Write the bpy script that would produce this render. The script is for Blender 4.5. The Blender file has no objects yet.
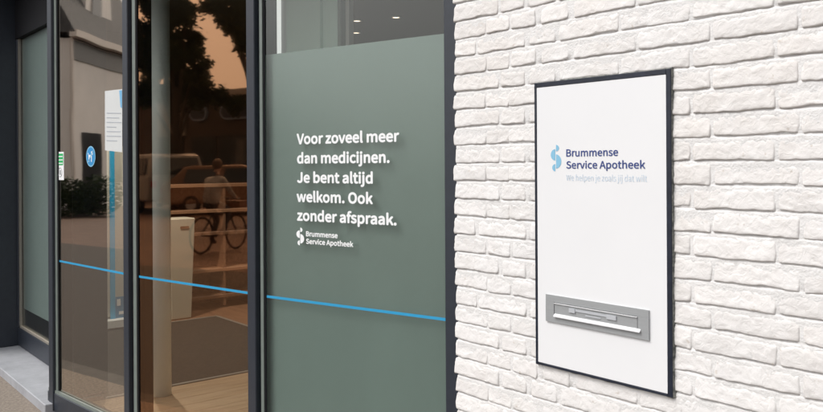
import bpy, bmesh, math, random
from mathutils import Vector, Matrix, noise
random.seed(7)
rad = math.radians
scene = bpy.context.scene
COL = scene.collection

# ---------------------------------------------------------------- camera
FPX, CX, HY, ROLL = 790.0, 411.5, 165.0, 0.0055      # focal length / principal point in photo pixels
EYE = 1.45
YAW = math.atan2(651.0, 790.0)
Fw = Vector((-math.cos(YAW), math.sin(YAW), 0))
Rt = Vector((math.sin(YAW), math.cos(YAW), 0))
Up = Vector((0, 0, 1))
cam_d = bpy.data.cameras.new('camera')
cam_d.sensor_width = 36.0
cam_d.lens = FPX / 823.0 * 36.0
cam_d.shift_y = -(206.0 - HY) / 823.0
cam_d.clip_start, cam_d.clip_end = 0.05, 900
cam = bpy.data.objects.new('camera', cam_d)
COL.objects.link(cam)
cr = (Rt - ROLL * Up).normalized()
cu = (Up + ROLL * Rt).normalized()
m = Matrix.Identity(4)
for i in range(3):
    m[i][0], m[i][1], m[i][2] = cr[i], cu[i], -Fw[i]
m[2][3] = EYE
cam.matrix_world = m
scene.camera = cam

# ---------------------------------------------------------------- sky, sun, exposure
SUN_DIR = Vector((0.30, 0.62, -0.92)).normalized()        # direction the light travels
w = bpy.data.worlds.new('World')
scene.world = w
w.use_nodes = True
nt = w.node_tree
nt.nodes.clear()
sky = nt.nodes.new('ShaderNodeTexSky')
sky.sky_type = 'NISHITA'
sky.sun_disc = False
sky.sun_elevation = math.asin(-SUN_DIR.z)
sky.sun_rotation = math.atan2(-SUN_DIR.x, -SUN_DIR.y)
sky.air_density, sky.dust_density, sky.ozone_density = 1.0, 4.0, 1.0
hs = nt.nodes.new('ShaderNodeHueSaturation')
hs.inputs['Saturation'].default_value = 0.2          # thin high cloud: a pale sky
bg = nt.nodes.new('ShaderNodeBackground')
bg.inputs['Strength'].default_value = 0.15
wo = nt.nodes.new('ShaderNodeOutputWorld')
nt.links.new(sky.outputs[0], hs.inputs['Color'])
nt.links.new(hs.outputs[0], bg.inputs['Color'])
nt.links.new(bg.outputs[0], wo.inputs['Surface'])
sd = bpy.data.lights.new('sun', 'SUN')
sd.energy = 0.55
sd.angle = rad(18)
sd.color = (1.0, 0.98, 0.955)
so = bpy.data.objects.new('sun', sd)
so.rotation_euler = SUN_DIR.to_track_quat('-Z', 'Y').to_euler()
so.location = (0, -6, 8)
COL.objects.link(so)
vs = scene.view_settings
vs.view_transform = 'Standard'
vs.look = 'None'
vs.exposure = 0.69
vs.gamma = 1.0
scene.cycles.max_bounces = 10
scene.cycles.transparent_max_bounces = 16
scene.cycles.sample_clamp_indirect = 6

# ---------------------------------------------------------------- photo geometry
def ray(x, y):
    dx, dy = x - CX, y - HY
    u, v = (dx - ROLL * dy) / FPX, (dy + ROLL * dx) / FPX
    return Fw + Rt * u - Up * v                        # forward component is 1
def at_depth(x, y, d):
    return Vector((0, 0, EYE)) + ray(x, y) * d
def on_plane(x, y, p, n):
    r = ray(x, y)
    o = Vector((0, 0, EYE))
    return o + r * ((p - o).dot(n) / r.dot(n))
WALL_Y = 1.85
def on_wall(x, y, yy=WALL_Y):
    return on_plane(x, y, Vector((0, yy, 0)), Vector((0, 1, 0)))
def on_floor(x, y, z):
    return on_plane(x, y, Vector((0, 0, z)), Up)

# ---------------------------------------------------------------- helpers
def tag(o, label=None, cat=None, group=None, kind=None):
    if label: o['label'] = label
    if cat: o['category'] = cat
    if group: o['group'] = group
    if kind: o['kind'] = kind
    return o
def empty(name, loc=(0, 0, 0), label=None, cat=None, group=None, rotz=0.0):
    o = bpy.data.objects.new(name, None)
    o.empty_display_size = 0.1
    COL.objects.link(o)
    o.location = loc
    o.rotation_euler = (0, 0, rotz)
    return tag(o, label, cat, group)
def mesh_obj(name, me, mat=None, parent=None):
    o = bpy.data.objects.new(name, me)
    COL.objects.link(o)
    if mat is not None and not me.materials:
        for mm in (mat if isinstance(mat, (list, tuple)) else [mat]):
            me.materials.append(mm)
    if parent is not None:
        o.parent = parent
        if parent.parent is None:                      # geometry is given in world coordinates
            pm = Matrix.Translation(parent.location) @ parent.rotation_euler.to_matrix().to_4x4()
            o.matrix_parent_inverse = pm.inverted()
    return o
def build(name, bm, mat=None, parent=None, smooth=False, bevel=0.0, seg=1):
    if bevel > 0:
        bmesh.ops.bevel(bm, geom=[e for e in bm.edges], offset=bevel, segments=seg, affect='EDGES', profile=0.5)
    bmesh.ops.recalc_face_normals(bm, faces=bm.faces)
    me = bpy.data.meshes.new(name)
    bm.to_mesh(me)
    bm.free()
    if smooth:
        for p in me.polygons: p.use_smooth = True
    return mesh_obj(name, me, mat, parent)
def B(): return bmesh.new()
def prism(bm, poly, z0, z1):
    lo = [bm.verts.new((p[0], p[1], z0)) for p in poly]
    hi = [bm.verts.new((p[0], p[1], z1)) for p in poly]
    n = len(poly)
    bm.faces.new(lo[::-1]); bm.faces.new(hi)
    for i in range(n):
        bm.faces.new((lo[i], lo[(i + 1) % n], hi[(i + 1) % n], hi[i]))
    return bm
def box(bm, x0, x1, y0, y1, z0, z1):
    return prism(bm, [(x0, y0), (x1, y0), (x1, y1), (x0, y1)], z0, z1)
def hexa(bm, q, off):
    """solid from a quad q (4 Vectors) swept by vector off"""
    a = [bm.verts.new(p) for p in q]
    b = [bm.verts.new(p + off) for p in q]
    bm.faces.new(a); bm.faces.new(b[::-1])
    for i in range(4):
        bm.faces.new((a[i], b[i], b[(i + 1) % 4], a[(i + 1) % 4]))
    return bm
def tube(bm, p0, p1, r0, r1=None, n=10, caps=True):
    p0, p1 = Vector(p0), Vector(p1)
    r1 = r0 if r1 is None else r1
    d = (p1 - p0).normalized()
    a = d.orthogonal().normalized()
    b = d.cross(a)
    A, Bq = [], []
    for i in range(n):
        t = 2 * math.pi * i / n
        v = a * math.cos(t) + b * math.sin(t)
        A.append(bm.verts.new(p0 + v * r0)); Bq.append(bm.verts.new(p1 + v * r1))
    for i in range(n):
        bm.faces.new((A[i], A[(i + 1) % n], Bq[(i + 1) % n], Bq[i]))
    if caps:
        bm.faces.new(A[::-1]); bm.faces.new(Bq)
    return bm
def ring(bm, c, axis, R, r, n=28, k=8):
    c, axis = Vector(c), Vector(axis).normalized()
    a = axis.orthogonal().normalized(); b = axis.cross(a)
    rows = []
    for i in range(n):
        t = 2 * math.pi * i / n
        e = a * math.cos(t) + b * math.sin(t)
        rows.append([bm.verts.new(c + e * (R + r * math.cos(2 * math.pi * j / k)) + axis * r * math.sin(2 * math.pi * j / k)) for j in range(k)])
    for i in range(n):
        for j in range(k):
            bm.faces.new((rows[i][j], rows[(i + 1) % n][j], rows[(i + 1) % n][(j + 1) % k], rows[i][(j + 1) % k]))
    return bm

# ---------------------------------------------------------------- materials
MATS = {}
def pbr(name, col, rough=0.5, metal=0.0, var=0.0, scale=8.0, bump=0.0, bscale=60.0, spec=0.5, stretch=None, col2=None):
    if name in MATS: return MATS[name]
    mt = bpy.data.materials.new(name)
    mt.use_nodes = True
    n, l = mt.node_tree.nodes, mt.node_tree.links
    p = n['Principled BSDF']
    p.inputs['Base Color'].default_value = (*col, 1)
    p.inputs['Roughness'].default_value = rough
    p.inputs['Metallic'].default_value = metal
    p.inputs['Specular IOR Level'].default_value = spec
    tc = n.new('ShaderNodeTexCoord')
    mp = n.new('ShaderNodeMapping')
    if stretch: mp.inputs['Scale'].default_value = stretch
    l.new(tc.outputs['Object'], mp.inputs['Vector'])
    if var > 0 or col2:
        t = n.new('ShaderNodeTexNoise')
        t.inputs['Scale'].default_value = scale
        t.inputs['Detail'].default_value = 6
        t.inputs['Roughness'].default_value = 0.65
        l.new(mp.outputs[0], t.inputs['Vector'])
        r = n.new('ShaderNodeValToRGB')
        c2 = col2 if col2 else tuple(min(1, c * (1 + var)) for c in col)
        c1 = col if col2 else tuple(c * (1 - var) for c in col)
        r.color_ramp.elements[0].position, r.color_ramp.elements[1].position = 0.32, 0.68
        r.color_ramp.elements[0].color = (*c1, 1)
        r.color_ramp.elements[1].color = (*c2, 1)
        l.new(t.outputs['Fac'], r.inputs['Fac'])
        l.new(r.outputs[0], p.inputs['Base Color'])
    if bump > 0:
        t2 = n.new('ShaderNodeTexNoise')
        t2.inputs['Scale'].default_value = bscale
        t2.inputs['Detail'].default_value = 5
        l.new(mp.outputs[0], t2.inputs['Vector'])
        b = n.new('ShaderNodeBump')
        b.inputs['Strength'].default_value = bump
        b.inputs['Distance'].default_value = 0.004
        l.new(t2.outputs['Fac'], b.inputs['Height'])
        l.new(b.outputs[0], p.inputs['Normal'])
    MATS[name] = mt
    return mt

def glass_mat(name, tint=(0.93, 0.955, 0.935), refl=(1.0, 0.64, 0.40), base=0.17, rough=0.022):
    mt = bpy.data.materials.new(name)
    mt.use_nodes = True
    n, l = mt.node_tree.nodes, mt.node_tree.links
    n.clear()
    out = n.new('ShaderNodeOutputMaterial')
    mx = n.new('ShaderNodeMixShader')
    tr = n.new('ShaderNodeBsdfTransparent'); tr.inputs['Color'].default_value = (*tint, 1)
    gl = n.new('ShaderNodeBsdfGlossy'); gl.inputs['Color'].default_value = (*refl, 1); gl.inputs['Roughness'].default_value = rough
    lw_ = n.new('ShaderNodeLayerWeight'); lw_.inputs['Blend'].default_value = 0.5      # same from both sides
    pw = n.new('ShaderNodeMath'); pw.operation = 'POWER'; pw.inputs[1].default_value = 3.0
    mu = n.new('ShaderNodeMath'); mu.operation = 'MULTIPLY_ADD'; mu.use_clamp = True; mu.inputs[1].default_value = 1.0 - base; mu.inputs[2].default_value = base
    l.new(lw_.outputs['Facing'], pw.inputs[0]); l.new(pw.outputs[0], mu.inputs[0]); l.new(mu.outputs[0], mx.inputs[0])
    g_ = n.new('ShaderNodeNewGeometry')                    # the slight roller waves of real panes
    wv = n.new('ShaderNodeTexNoise'); wv.inputs['Scale'].default_value = 3.0; wv.inputs['Detail'].default_value = 1.0
    bp = n.new('ShaderNodeBump'); bp.inputs['Strength'].default_value = 0.10; bp.inputs['Distance'].default_value = 0.004
    l.new(g_.outputs['Position'], wv.inputs['Vector']); l.new(wv.outputs['Fac'], bp.inputs['Height']); l.new(bp.outputs[0], gl.inputs['Normal'])
    l.new(tr.outputs[0], mx.inputs[1]); l.new(gl.outputs[0], mx.inputs[2]); l.new(mx.outputs[0], out.inputs[0])
    return mt
def clear_mat(name):
    mt = bpy.data.materials.new(name)
    mt.use_nodes = True
    n, l = mt.node_tree.nodes, mt.node_tree.links
    n.clear()
    out = n.new('ShaderNodeOutputMaterial')
    tr = n.new('ShaderNodeBsdfTransparent'); tr.inputs['Color'].default_value = (0.97, 0.98, 0.97, 1)
    l.new(tr.outputs[0], out.inputs[0])
    return mt
def paint_brick_mat():
    mt = bpy.data.materials.new('white_painted_brick')
    mt.use_nodes = True
    n, l = mt.node_tree.nodes, mt.node_tree.links
    p = n['Principled BSDF']
    p.inputs['Roughness'].default_value = 0.62
    p.inputs['Specular IOR Level'].default_value = 0.3
    g = n.new('ShaderNodeNewGeometry')
    oi = n.new('ShaderNodeObjectInfo')
    # base white, each brick a touch different, faint cloudy wear
    t = n.new('ShaderNodeTexNoise'); t.inputs['Scale'].default_value = 14; t.inputs['Detail'].default_value = 6
    l.new(g.outputs['Position'], t.inputs['Vector'])
    r = n.new('ShaderNodeValToRGB')
    r.color_ramp.elements[0].position, r.color_ramp.elements[1].position = 0.25, 0.75
    r.color_ramp.elements[0].color = (0.685, 0.662, 0.643, 1)
    r.color_ramp.elements[1].color = (0.775, 0.759, 0.745, 1)
    l.new(t.outputs['Fac'], r.inputs['Fac'])
    hv = n.new('ShaderNodeHueSaturation')
    mr = n.new('ShaderNodeMapRange')
    mr.inputs['To Min'].default_value, mr.inputs['To Max'].default_value = 0.94, 1.03
    l.new(oi.outputs['Random'], mr.inputs['Value']); l.new(mr.outputs[0], hv.inputs['Value'])
    l.new(r.outputs[0], hv.inputs['Color'])
    # small dirt specks and chips where the brick shows
    t3 = n.new('ShaderNodeTexNoise'); t3.inputs['Scale'].default_value = 55; t3.inputs['Detail'].default_value = 4
    l.new(g.outputs['Position'], t3.inputs['Vector'])
    r3 = n.new('ShaderNodeValToRGB')
    r3.color_ramp.elements[0].position, r3.color_ramp.elements[1].position = 0.67, 0.74
    r3.color_ramp.elements[0].color = (0, 0, 0, 1); r3.color_ramp.elements[1].color = (0.6, 0.6, 0.6, 1)
    l.new(t3.outputs['Fac'], r3.inputs['Fac'])
    mx = n.new('ShaderNodeMix'); mx.data_type = 'RGBA'
    l.new(r3.outputs[0], mx.inputs[0]); l.new(hv.outputs[0], mx.inputs[6])
    mx.inputs[7].default_value = (0.50, 0.44, 0.38, 1)
    t4 = n.new('ShaderNodeTexNoise'); t4.inputs['Scale'].default_value = 2.6; t4.inputs['Detail'].default_value = 5
    mp4 = n.new('ShaderNodeMapping'); mp4.inputs['Scale'].default_value = (1.6, 1, .7)
    l.new(g.outputs['Position'], mp4.inputs['Vector']); l.new(mp4.outputs[0], t4.inputs['Vector'])
    r4 = n.new('ShaderNodeValToRGB'); r4.color_ramp.elements[0].position, r4.color_ramp.elements[1].position = .30, .62
    r4.color_ramp.elements[0].color = (.945, .925, .905, 1); r4.color_ramp.elements[1].color = (1, 1, 1, 1)
    m4 = n.new('ShaderNodeMix'); m4.data_type = 'RGBA'; m4.blend_type = 'MULTIPLY'; m4.inputs[0].default_value = 1
    l.new(t4.outputs['Fac'], r4.inputs['Fac']); l.new(mx.outputs[2], m4.inputs[6]); l.new(r4.outputs[0], m4.inputs[7])
    l.new(m4.outputs[2], p.inputs['Base Color'])
    b1 = n.new('ShaderNodeTexNoise'); b1.inputs['Scale'].default_value = 150; b1.inputs['Detail'].default_value = 6; b1.inputs['Roughness'].default_value = 0.7
    l.new(g.outputs['Position'], b1.inputs['Vector'])
    b2 = n.new('ShaderNodeTexNoise'); b2.inputs['Scale'].default_value = 38; b2.inputs['Detail'].default_value = 3; b2.inputs['Distortion'].default_value = 1.6
    l.new(g.outputs['Position'], b2.inputs['Vector'])
    ad = n.new('ShaderNodeMath'); ad.operation = 'MULTIPLY_ADD'; ad.inputs[1].default_value = 0.45
    l.new(b1.outputs['Fac'], ad.inputs[0]); l.new(b2.outputs['Fac'], ad.inputs[2])
    bm_ = n.new('ShaderNodeBump'); bm_.inputs['Strength'].default_value = 0.42; bm_.inputs['Distance'].default_value = 0.005
    l.new(ad.outputs[0], bm_.inputs['Height']); l.new(bm_.outputs[0], p.inputs['Normal'])
    return mt
def emit(name, col, s):
    mt = bpy.data.materials.new(name)
    mt.use_nodes = True
    n, l = mt.node_tree.nodes, mt.node_tree.links
    n.clear()
    o = n.new('ShaderNodeOutputMaterial'); e = n.new('ShaderNodeEmission')
    e.inputs['Color'].default_value = (*col, 1); e.inputs['Strength'].default_value = s
    l.new(e.outputs[0], o.inputs[0])
    return mt

M_BRICK = paint_brick_mat()
M_FRAME = pbr('slate_powder_coat', (0.023, 0.028, 0.038), 0.42, 0.0, var=0.10, scale=30, bump=0.08, bscale=900)
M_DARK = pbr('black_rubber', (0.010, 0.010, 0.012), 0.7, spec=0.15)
M_BEAD = pbr('grey_green_bead', (0.165, 0.19, 0.172), 0.45, var=0.08, scale=25)
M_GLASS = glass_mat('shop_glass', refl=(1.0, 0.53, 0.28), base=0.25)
M_GLASS1 = glass_mat('shop_glass_coated', refl=(1.0, 0.88, 0.76), base=0.50)
M_GLASS3 = glass_mat('shop_glass_over_film', tint=(0.93, 0.95, 0.935), refl=(0.9, 0.92, 0.88), base=0.07, rough=0.22)
M_CLEAR = clear_mat('glass_inner_face')
M_BLUE = pbr('blue_vinyl', (0.025, 0.30, 0.54), 0.45, var=0.03, scale=40)
M_WHITE = pbr('white_vinyl', (0.86, 0.86, 0.86), 0.5)
M_FILM = pbr('grey_green_film', (0.162, 0.212, 0.192), 0.5, var=0.05, scale=2.2, stretch=(1, 1, .35))
M_FROST = pbr('frosted_film', (0.27, 0.33, 0.32), 0.45, var=0.05, scale=4)
M_PANEL = pbr('white_panel_enamel', (0.755, 0.755, 0.76), 0.32, var=0.008, scale=5, bump=0.015, bscale=30)
M_NAVY = pbr('navy_box_paint', (0.011, 0.015, 0.027), 0.4, var=0.35, scale=60, bump=0.15, bscale=200)
M_NAVYV = pbr('navy_vinyl', (0.035, 0.06, 0.21), 0.5)
M_SKYV = pbr('sky_blue_vinyl', (0.22, 0.47, 0.64), 0.5)
M_PALEV = pbr('pale_blue_vinyl', (0.52, 0.615, 0.705), 0.5)
M_ALU = pbr('satin_aluminium', (0.36, 0.37, 0.375), 0.45, 0.25, var=0.04, scale=20, stretch=(1, 1, 18), bump=0.03, bscale=300)
M_ALU2 = pbr('satin_aluminium_light', (0.52, 0.535, 0.56), 0.4, 0.2)
M_LIP = pbr('white_lip', (0.66, 0.66, 0.665), 0.35)
M_STONE = pbr('entrance_stone', (0.32, 0.325, 0.345), 0.55, var=0.14, scale=9, bump=0.25, bscale=160)

# ================================================================ ground
FLOOR = 0.056
def ground_mat():
    mt = bpy.data.materials.new('brown_clinker_street')
    mt.use_nodes = True
    n, l = mt.node_tree.nodes, mt.node_tree.links
    p = n['Principled BSDF']; p.inputs['Roughness'].default_value = 0.8
    g = n.new('ShaderNodeNewGeometry')
    mp = n.new('ShaderNodeMapping'); mp.inputs['Rotation'].default_value = (0, 0, rad(45))
    l.new(g.outputs['Position'], mp.inputs['Vector'])
    bt = n.new('ShaderNodeTexBrick')
    bt.inputs['Scale'].default_value = 1.0
    bt.inputs['Brick Width'].default_value = 0.21; bt.inputs['Row Height'].default_value = 0.075
    bt.inputs['Mortar Size'].default_value = 0.004
    bt.inputs['Color1'].default_value = (0.10, 0.055, 0.036, 1); bt.inputs['Color2'].default_value = (0.14, 0.085, 0.058, 1)
    bt.inputs['Mortar'].default_value = (0.06, 0.05, 0.04, 1)
    l.new(mp.outputs[0], bt.inputs['Vector'])
    t = n.new('ShaderNodeTexNoise'); t.inputs['Scale'].default_value = 0.5; t.inputs['Detail'].default_value = 8
    l.new(g.outputs['Position'], t.inputs['Vector'])
    mx = n.new('ShaderNodeMix'); mx.data_type = 'RGBA'; mx.blend_type = 'MULTIPLY'; mx.inputs[0].default_value = 0.6
    r = n.new('ShaderNodeValToRGB'); r.color_ramp.elements[0].color = (0.6, 0.6, 0.6, 1); r.color_ramp.elements[1].color = (1.2, 1.15, 1.1, 1)
    l.new(t.outputs['Fac'], r.inputs['Fac']); l.new(bt.outputs[0], mx.inputs[6]); l.new(r.outputs[0], mx.inputs[7])
    l.new(mx.outputs[2], p.inputs['Base Color'])
    b = n.new('ShaderNodeBump'); b.inputs['Distance'].default_value = 0.004; b.inputs['Strength'].default_value = 0.6
    l.new(bt.outputs['Fac'], b.inputs['Height']); b.invert = True
    l.new(b.outputs[0], p.inputs['Normal'])
    return mt
M_STREET = ground_mat()
M_PAVE = pbr('pavement_aggregate', (0.13, 0.104, 0.08), 0.9, scale=55, col2=(0.27, 0.225, 0.185), bump=0.5, bscale=180)
bm = B(); s = 300
bm.faces.new([bm.verts.new(v) for v in ((-s, -s, -0.012), (s, -s, -0.012), (s, s, -0.012), (-s, s, -0.012))])
tag(build('ground', bm, M_STREET), kind='structure')
bm = B(); box(bm, -30, 12, 0.80, 2.3, -0.3, 0.0)
tag(build('pavement', bm, M_PAVE), kind='structure')
M_KERB = pbr('kerb_band', (0.08, 0.07, 0.06), 0.85, var=0.15, scale=12, bump=0.3)
bm = B(); box(bm, -30, 12, 0.65, 0.797, -0.3, -0.006)
tag(build('kerb', bm, M_KERB), kind='structure')

M_SHADE_GND = pbr('shade_dark_ground', (0.036, 0.030, 0.024), 0.9, scale=80, col2=(0.06, 0.05, 0.042), bump=0.4, bscale=200)  # shade near the building put into the ground colour
bm = B(); box(bm, -30, 12, -4.2, 0.647, -0.3, -0.007)  # added dark strip that stands in for shade before the shopfront
tag(build('shade_strip', bm, M_SHADE_GND), kind='structure')

# ================================================================ shop window plan (three facets of glass)
HS = 0.5535                                              # stripe height below eye level
def stripe_pt(x, y):
    r = ray(x, y)
    return Vector((0, 0, EYE)) + r * (HS / -r.z)
class Facet:
    def __init__(s, a, b):
        s.a, s.b = a.copy(), b.copy()
        s.a.z = s.b.z = 0
        s.t = (s.b - s.a).normalized()
        s.n = Vector((s.t.y, -s.t.x, 0))                # towards the street
        s.L = (s.b - s.a).length
    def pix(s, x, y, off=0.0):
        return on_plane(x, y, s.a + s.n * off, s.n)
    def plan(s, x, off=0.0):
        p = s.pix(x, HY, off); p.z = 0
        return p
    def P(s, u, z, off=0.0):
        p = s.a + s.t * u + s.n * off
        return Vector((p.x, p.y, z))
    def uz(s, x, y, off=0.0):
        p = s.pix(x, y, off)
        return (p - s.a).dot(s.t), p.z
    def reflect(s, p):
        return p - s.n * (2 * (p - s.a).dot(s.n))
F1 = Facet(stripe_pt(58, 260.8), stripe_pt(123, 273.5))
F2 = Facet(stripe_pt(137, 276.3), stripe_pt(248, 293.0))
F3 = Facet(stripe_pt(265, 296.3), stripe_pt(444.5, 319.5))
Z0, Z1 = FLOOR + 0.005, 2.75
RAIL = 0.115
print('facets', [(round(f.a.x, 3), round(f.a.y, 3), round(f.b.x, 3), round(f.b.y, 3)) for f in (F1, F2, F3)])
FO = 0.027                                               # posts stand this far proud of the glass

def facet_box(bm, f, u0, u1, z0, z1, o0, o1):
    return prism(bm, [f.P(u0, 0, o0), f.P(u1, 0, o0), f.P(u1, 0, o1), f.P(u0, 0, o1)], z0, z1)
def facet_quad(f, pts, off):
    bm = B()
    bm.faces.new([bm.verts.new(f.pix(x, y, off)) for x, y in pts])
    return bm

win_a = empty('shop_window', F1.a, 'narrow far window beside entrance step with stickers, paper notice and orange-brown street reflection', 'window', 'dark framed shopfront windows')
win_b = empty('shop_window', F2.a, 'middle shopfront window with tree reflection and white column showing behind clear glass', 'window', 'dark framed shopfront windows')
win_c = empty('shop_window', F3.a, 'wide window with grey green film and white slogan lettering beside brick wall', 'window', 'dark framed shopfront windows')

def post(parent, fl, xl, fr, xr, depth=0.10, name='post'):
    A, C = fl.plan(xl, FO), fr.plan(xr, FO)
    inw = -(fl.n + fr.n).normalized()
    bm = B()
    prism(bm, [A, C, C + inw * depth, A + inw * depth], Z0 - 0.05, Z1)
    return build(name, bm, M_FRAME, parent, bevel=0.003), A, C
post_j, _, J0 = post(win_a, F1, 47.6, F1, 51.6)
post_ab, A12, C12 = post(win_b, F1, 122.6, F2, 127.6)
post_bc, A23, C23 = post(win_c, F2, 246.6, F3, 254.4)
# right-hand post against the brick wall
A3 = F3.plan(444.2, 0.012)
bm = B()
prism(bm, [A3, A3 + F3.t * 0.10, A3 + F3.t * 0.10 - F3.n * 0.1, A3 - F3.n * 0.1], Z0 - 0.05, Z1)
build('post', bm, M_FRAME, win_c, bevel=0.003)

def glazing(parent, f, u0, u1, mat, xbead0, xbead1, film=None):
    bm = B()
    q = [f.P(u0, RAIL - .01), f.P(u1, RAIL - .01), f.P(u1, Z1 - .06), f.P(u0, Z1 - .06)]
    hexa(bm, q, -f.n * 0.006)
    bm.faces.ensure_lookup_table()
    bm.normal_update()
    o = build('glass_pane', bm, [mat, M_CLEAR], parent)
    for p in o.data.polygons:
        p.material_index = 0 if Vector(p.normal).dot(f.n) > 0.9 else 1
    # rails
    bm = B(); facet_box(bm, f, u0 - .02, u1 + .01, Z0 - .05, RAIL, -0.06, FO - 0.006)
    build('bottom_rail', bm, M_FRAME, parent, bevel=0.003)
    bm = B(); facet_box(bm, f, u0 - .02, u1 + .01, RAIL + .0005, RAIL + .018, 0.003, 0.016)
    build('glazing_bead', bm, M_BEAD, parent)
    bm = B(); facet_box(bm, f, u0 - .02, u1 + .01, Z1 - .075, Z1, -0.06, FO - 0.006)
    build('top_rail', bm, M_FRAME, parent, bevel=0.003)
    # upright bead at the far side of the pane, with its rubber seal
    ub0, ub1 = (f.plan(xbead0, 0.010) - f.a).dot(f.t), (f.plan(xbead1, 0.010) - f.a).dot(f.t)
    bm = B(); facet_box(bm, f, ub0, ub1, RAIL + .019, Z1 - .078, 0.001, 0.010)
    build('glazing_bead', bm, M_BEAD, parent)
    bm = B(); facet_box(bm, f, ub1, ub1 + .010, RAIL + .019, Z1 - .078, 0.001, 0.005)
    build('rubber_seal', bm, M_DARK, parent)
    return ub0, ub1
glazing(win_a, F1, -0.09, F1.L + 0.02, M_GLASS1, 53.6, 56.6)
glazing(win_b, F2, -0.075, F2.L + 0.02, M_GLASS, 132.6, 135.6)
ub = glazing(win_c, F3, -0.07, F3.L + 0.03, M_GLASS3, 259.9, 262.6)

# inner dark uprights seen through the panes, set behind each frame
def inner_post(parent, f, x0, x1, off0, off1, mat, name='inner_upright'):
    a, b = f.plan(x0, off0), f.plan(x1, off0)
    bm = B(); prism(bm, [a, b, b - f.n * off1, a - f.n * off1], FLOOR + .004, Z1)
    return build(name, bm, mat, parent)
inner_post(win_b, F2, 137.2, 143.5, -0.030, 0.05, M_DARK)
inner_post(win_a, F1, 57.5, 63.2, -0.030, 0.05, M_DARK)
inner_post(win_c, F3, 264.2, 274.2, -0.040, 0.02, M_DARK)
inner_post(win_c, F3, 277.6, 282.0, -0.026, 0.012, M_WHITE, 'inner_trim')

# blue stripes (vinyl on the glass)
def stripe(parent, f, xa, ya, xb, yb, th):
    ua, za = f.uz(xa, ya, .001); ub_, zb = f.uz(xb, yb, .001)
    bm = B()
    hexa(bm, [f.P(ua, za - th / 2, .0012), f.P(ub_, zb - th / 2, .0012), f.P(ub_, zb + th / 2, .0012), f.P(ua, za + th / 2, .0012)], -f.n * 0.0008)
    build('blue_stripe', bm, M_BLUE, parent)
TH = 0.0108
stripe(win_a, F1, 57.6, 260.7, 127, 274.3, TH)
stripe(win_b, F2, 136.9, 276.3, 252, 293.6, TH)
stripe(win_c, F3, 264.3, 296.2, 447, 319.8, TH)

# film behind the wide pane
zt = 0.5 * (F3.pix(262, 54.5, -0.02).z + F3.pix(443, 34.5, -0.02).z)
bm = B(); facet_box(bm, F3, -0.055, F3.L + 0.012, RAIL - .02, zt, -0.0225, -0.0215)
build('privacy_film', bm, M_FILM, win_c)

# ---------------------------------------------------------------- lettering
try:                                                     # the sans serif that ships with Blender
    import os
    FONT = bpy.data.fonts.load(os.path.join(bpy.utils.system_resource('DATAFILES'), 'fonts', 'Noto Sans CJK Regular.woff2'))
except Exception:
    FONT = None
def text_mesh(body, bold=0.0, spacing=1.0):
    cu_ = bpy.data.curves.new('lettering', 'FONT')
    if FONT: cu_.font = FONT
    cu_.body = body
    cu_.size = 1.0
    cu_.offset = bold
    cu_.space_character = spacing
    cu_.resolution_u = 4
    o = bpy.data.objects.new('lettering_tmp', cu_)
    COL.objects.link(o)
    bpy.context.view_layer.update()
    dg = bpy.context.evaluated_depsgraph_get()
    me = bpy.data.meshes.new_from_object(o.evaluated_get(dg))
    bpy.data.objects.remove(o)
    xs = [v.co.x for v in me.vertices]
    return me, min(xs), max(xs)
CAP = None
def cap_height():
    me, a, b = text_mesh('H')
    return max(v.co.y for v in me.vertices)
CAP = cap_height()
def put_text(name, parent, mat, body, plane_uz, plane_P, xl, ybl, xr, ybr, cap, off, bold=0.03, spacing=1.0):
    """set text between pixels (xl, ybl) and (xr, ybr) of its baseline; cap and bold in metres and cap heights"""
    me, x0, x1 = text_mesh(body, 0.0, spacing)
    ua, za = plane_uz(xl, ybl); ub_, zb = plane_uz(xr, ybr)
    zz = 0.5 * (za + zb)
    e = max(bold, 0) * cap
    V, Fc = [], []
    dirs = [(0, 0)] + ([(math.cos(t * math.pi / 4), math.sin(t * math.pi / 4)) for t in range(8)] if e > 0 else [])
    for k, (du, dz) in enumerate(dirs):
        b0 = len(V)
        for v in me.vertices:
            u = ua + e + (v.co.x - x0) / (x1 - x0) * (ub_ - ua - 2 * e)
            z = zz + e + v.co.y / CAP * (cap - 2 * e)
            V.append((u + du * e, z + dz * e))
        Fc += [(k, [b0 + i for i in p.vertices]) for p in me.polygons]
    V2, F2_ = [], []
    for q_, (k, ids) in enumerate(Fc):                    # every facet a hair apart in depth: none coplanar
        F2_.append(list(range(len(V2), len(V2) + len(ids))))
        V2 += [plane_P(V[i][0], V[i][1], off + k * 0.00004 + (q_ % 37) * 0.000001) for i in ids]
    V, Fc = V2, F2_
    m2 = bpy.data.meshes.new(name)
    m2.from_pydata(V, [], Fc)
    return mesh_obj(name, m2, mat, parent)
def half_disc(bm, P, uc, zc, ru, rz, side, off, n=20):
    vs_ = []
    for i in range(n + 1):
        t = -math.pi / 2 + math.pi * i / n
        vs_.append(bm.verts.new(P(uc + side * ru * math.cos(t), zc + rz * math.sin(t), off)))
    if side < 0: vs_.reverse()
    bm.faces.new(vs_)
def logo(parent, mat, uzf, P, x0, x1, y0, y1, off):
    """four half discs that make an S"""
    u0, za = uzf(x0, 0.5 * (y0 + y1)); u1, _ = uzf(x1, 0.5 * (y0 + y1))
    xm = 0.5 * (x0 + x1)
    ztop = uzf(xm, y0)[1]; zbot = uzf(xm, y1)[1]
    W, H = u1 - u0, ztop - zbot
    um = u0 + W * 0.47
    g = W * 0.035
    for side, rr, zc, ru in ((1, .125, .875, .29), (-1, .215, .625, .44), (1, .265, .375, .50), (-1, .14, .14, .30)):
        bm = B()
        half_disc(bm, P, um + side * g, zbot + H * zc, ru * W, rr * H, side, off)
        o = build('logo_half_disc', bm, mat, parent)

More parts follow.
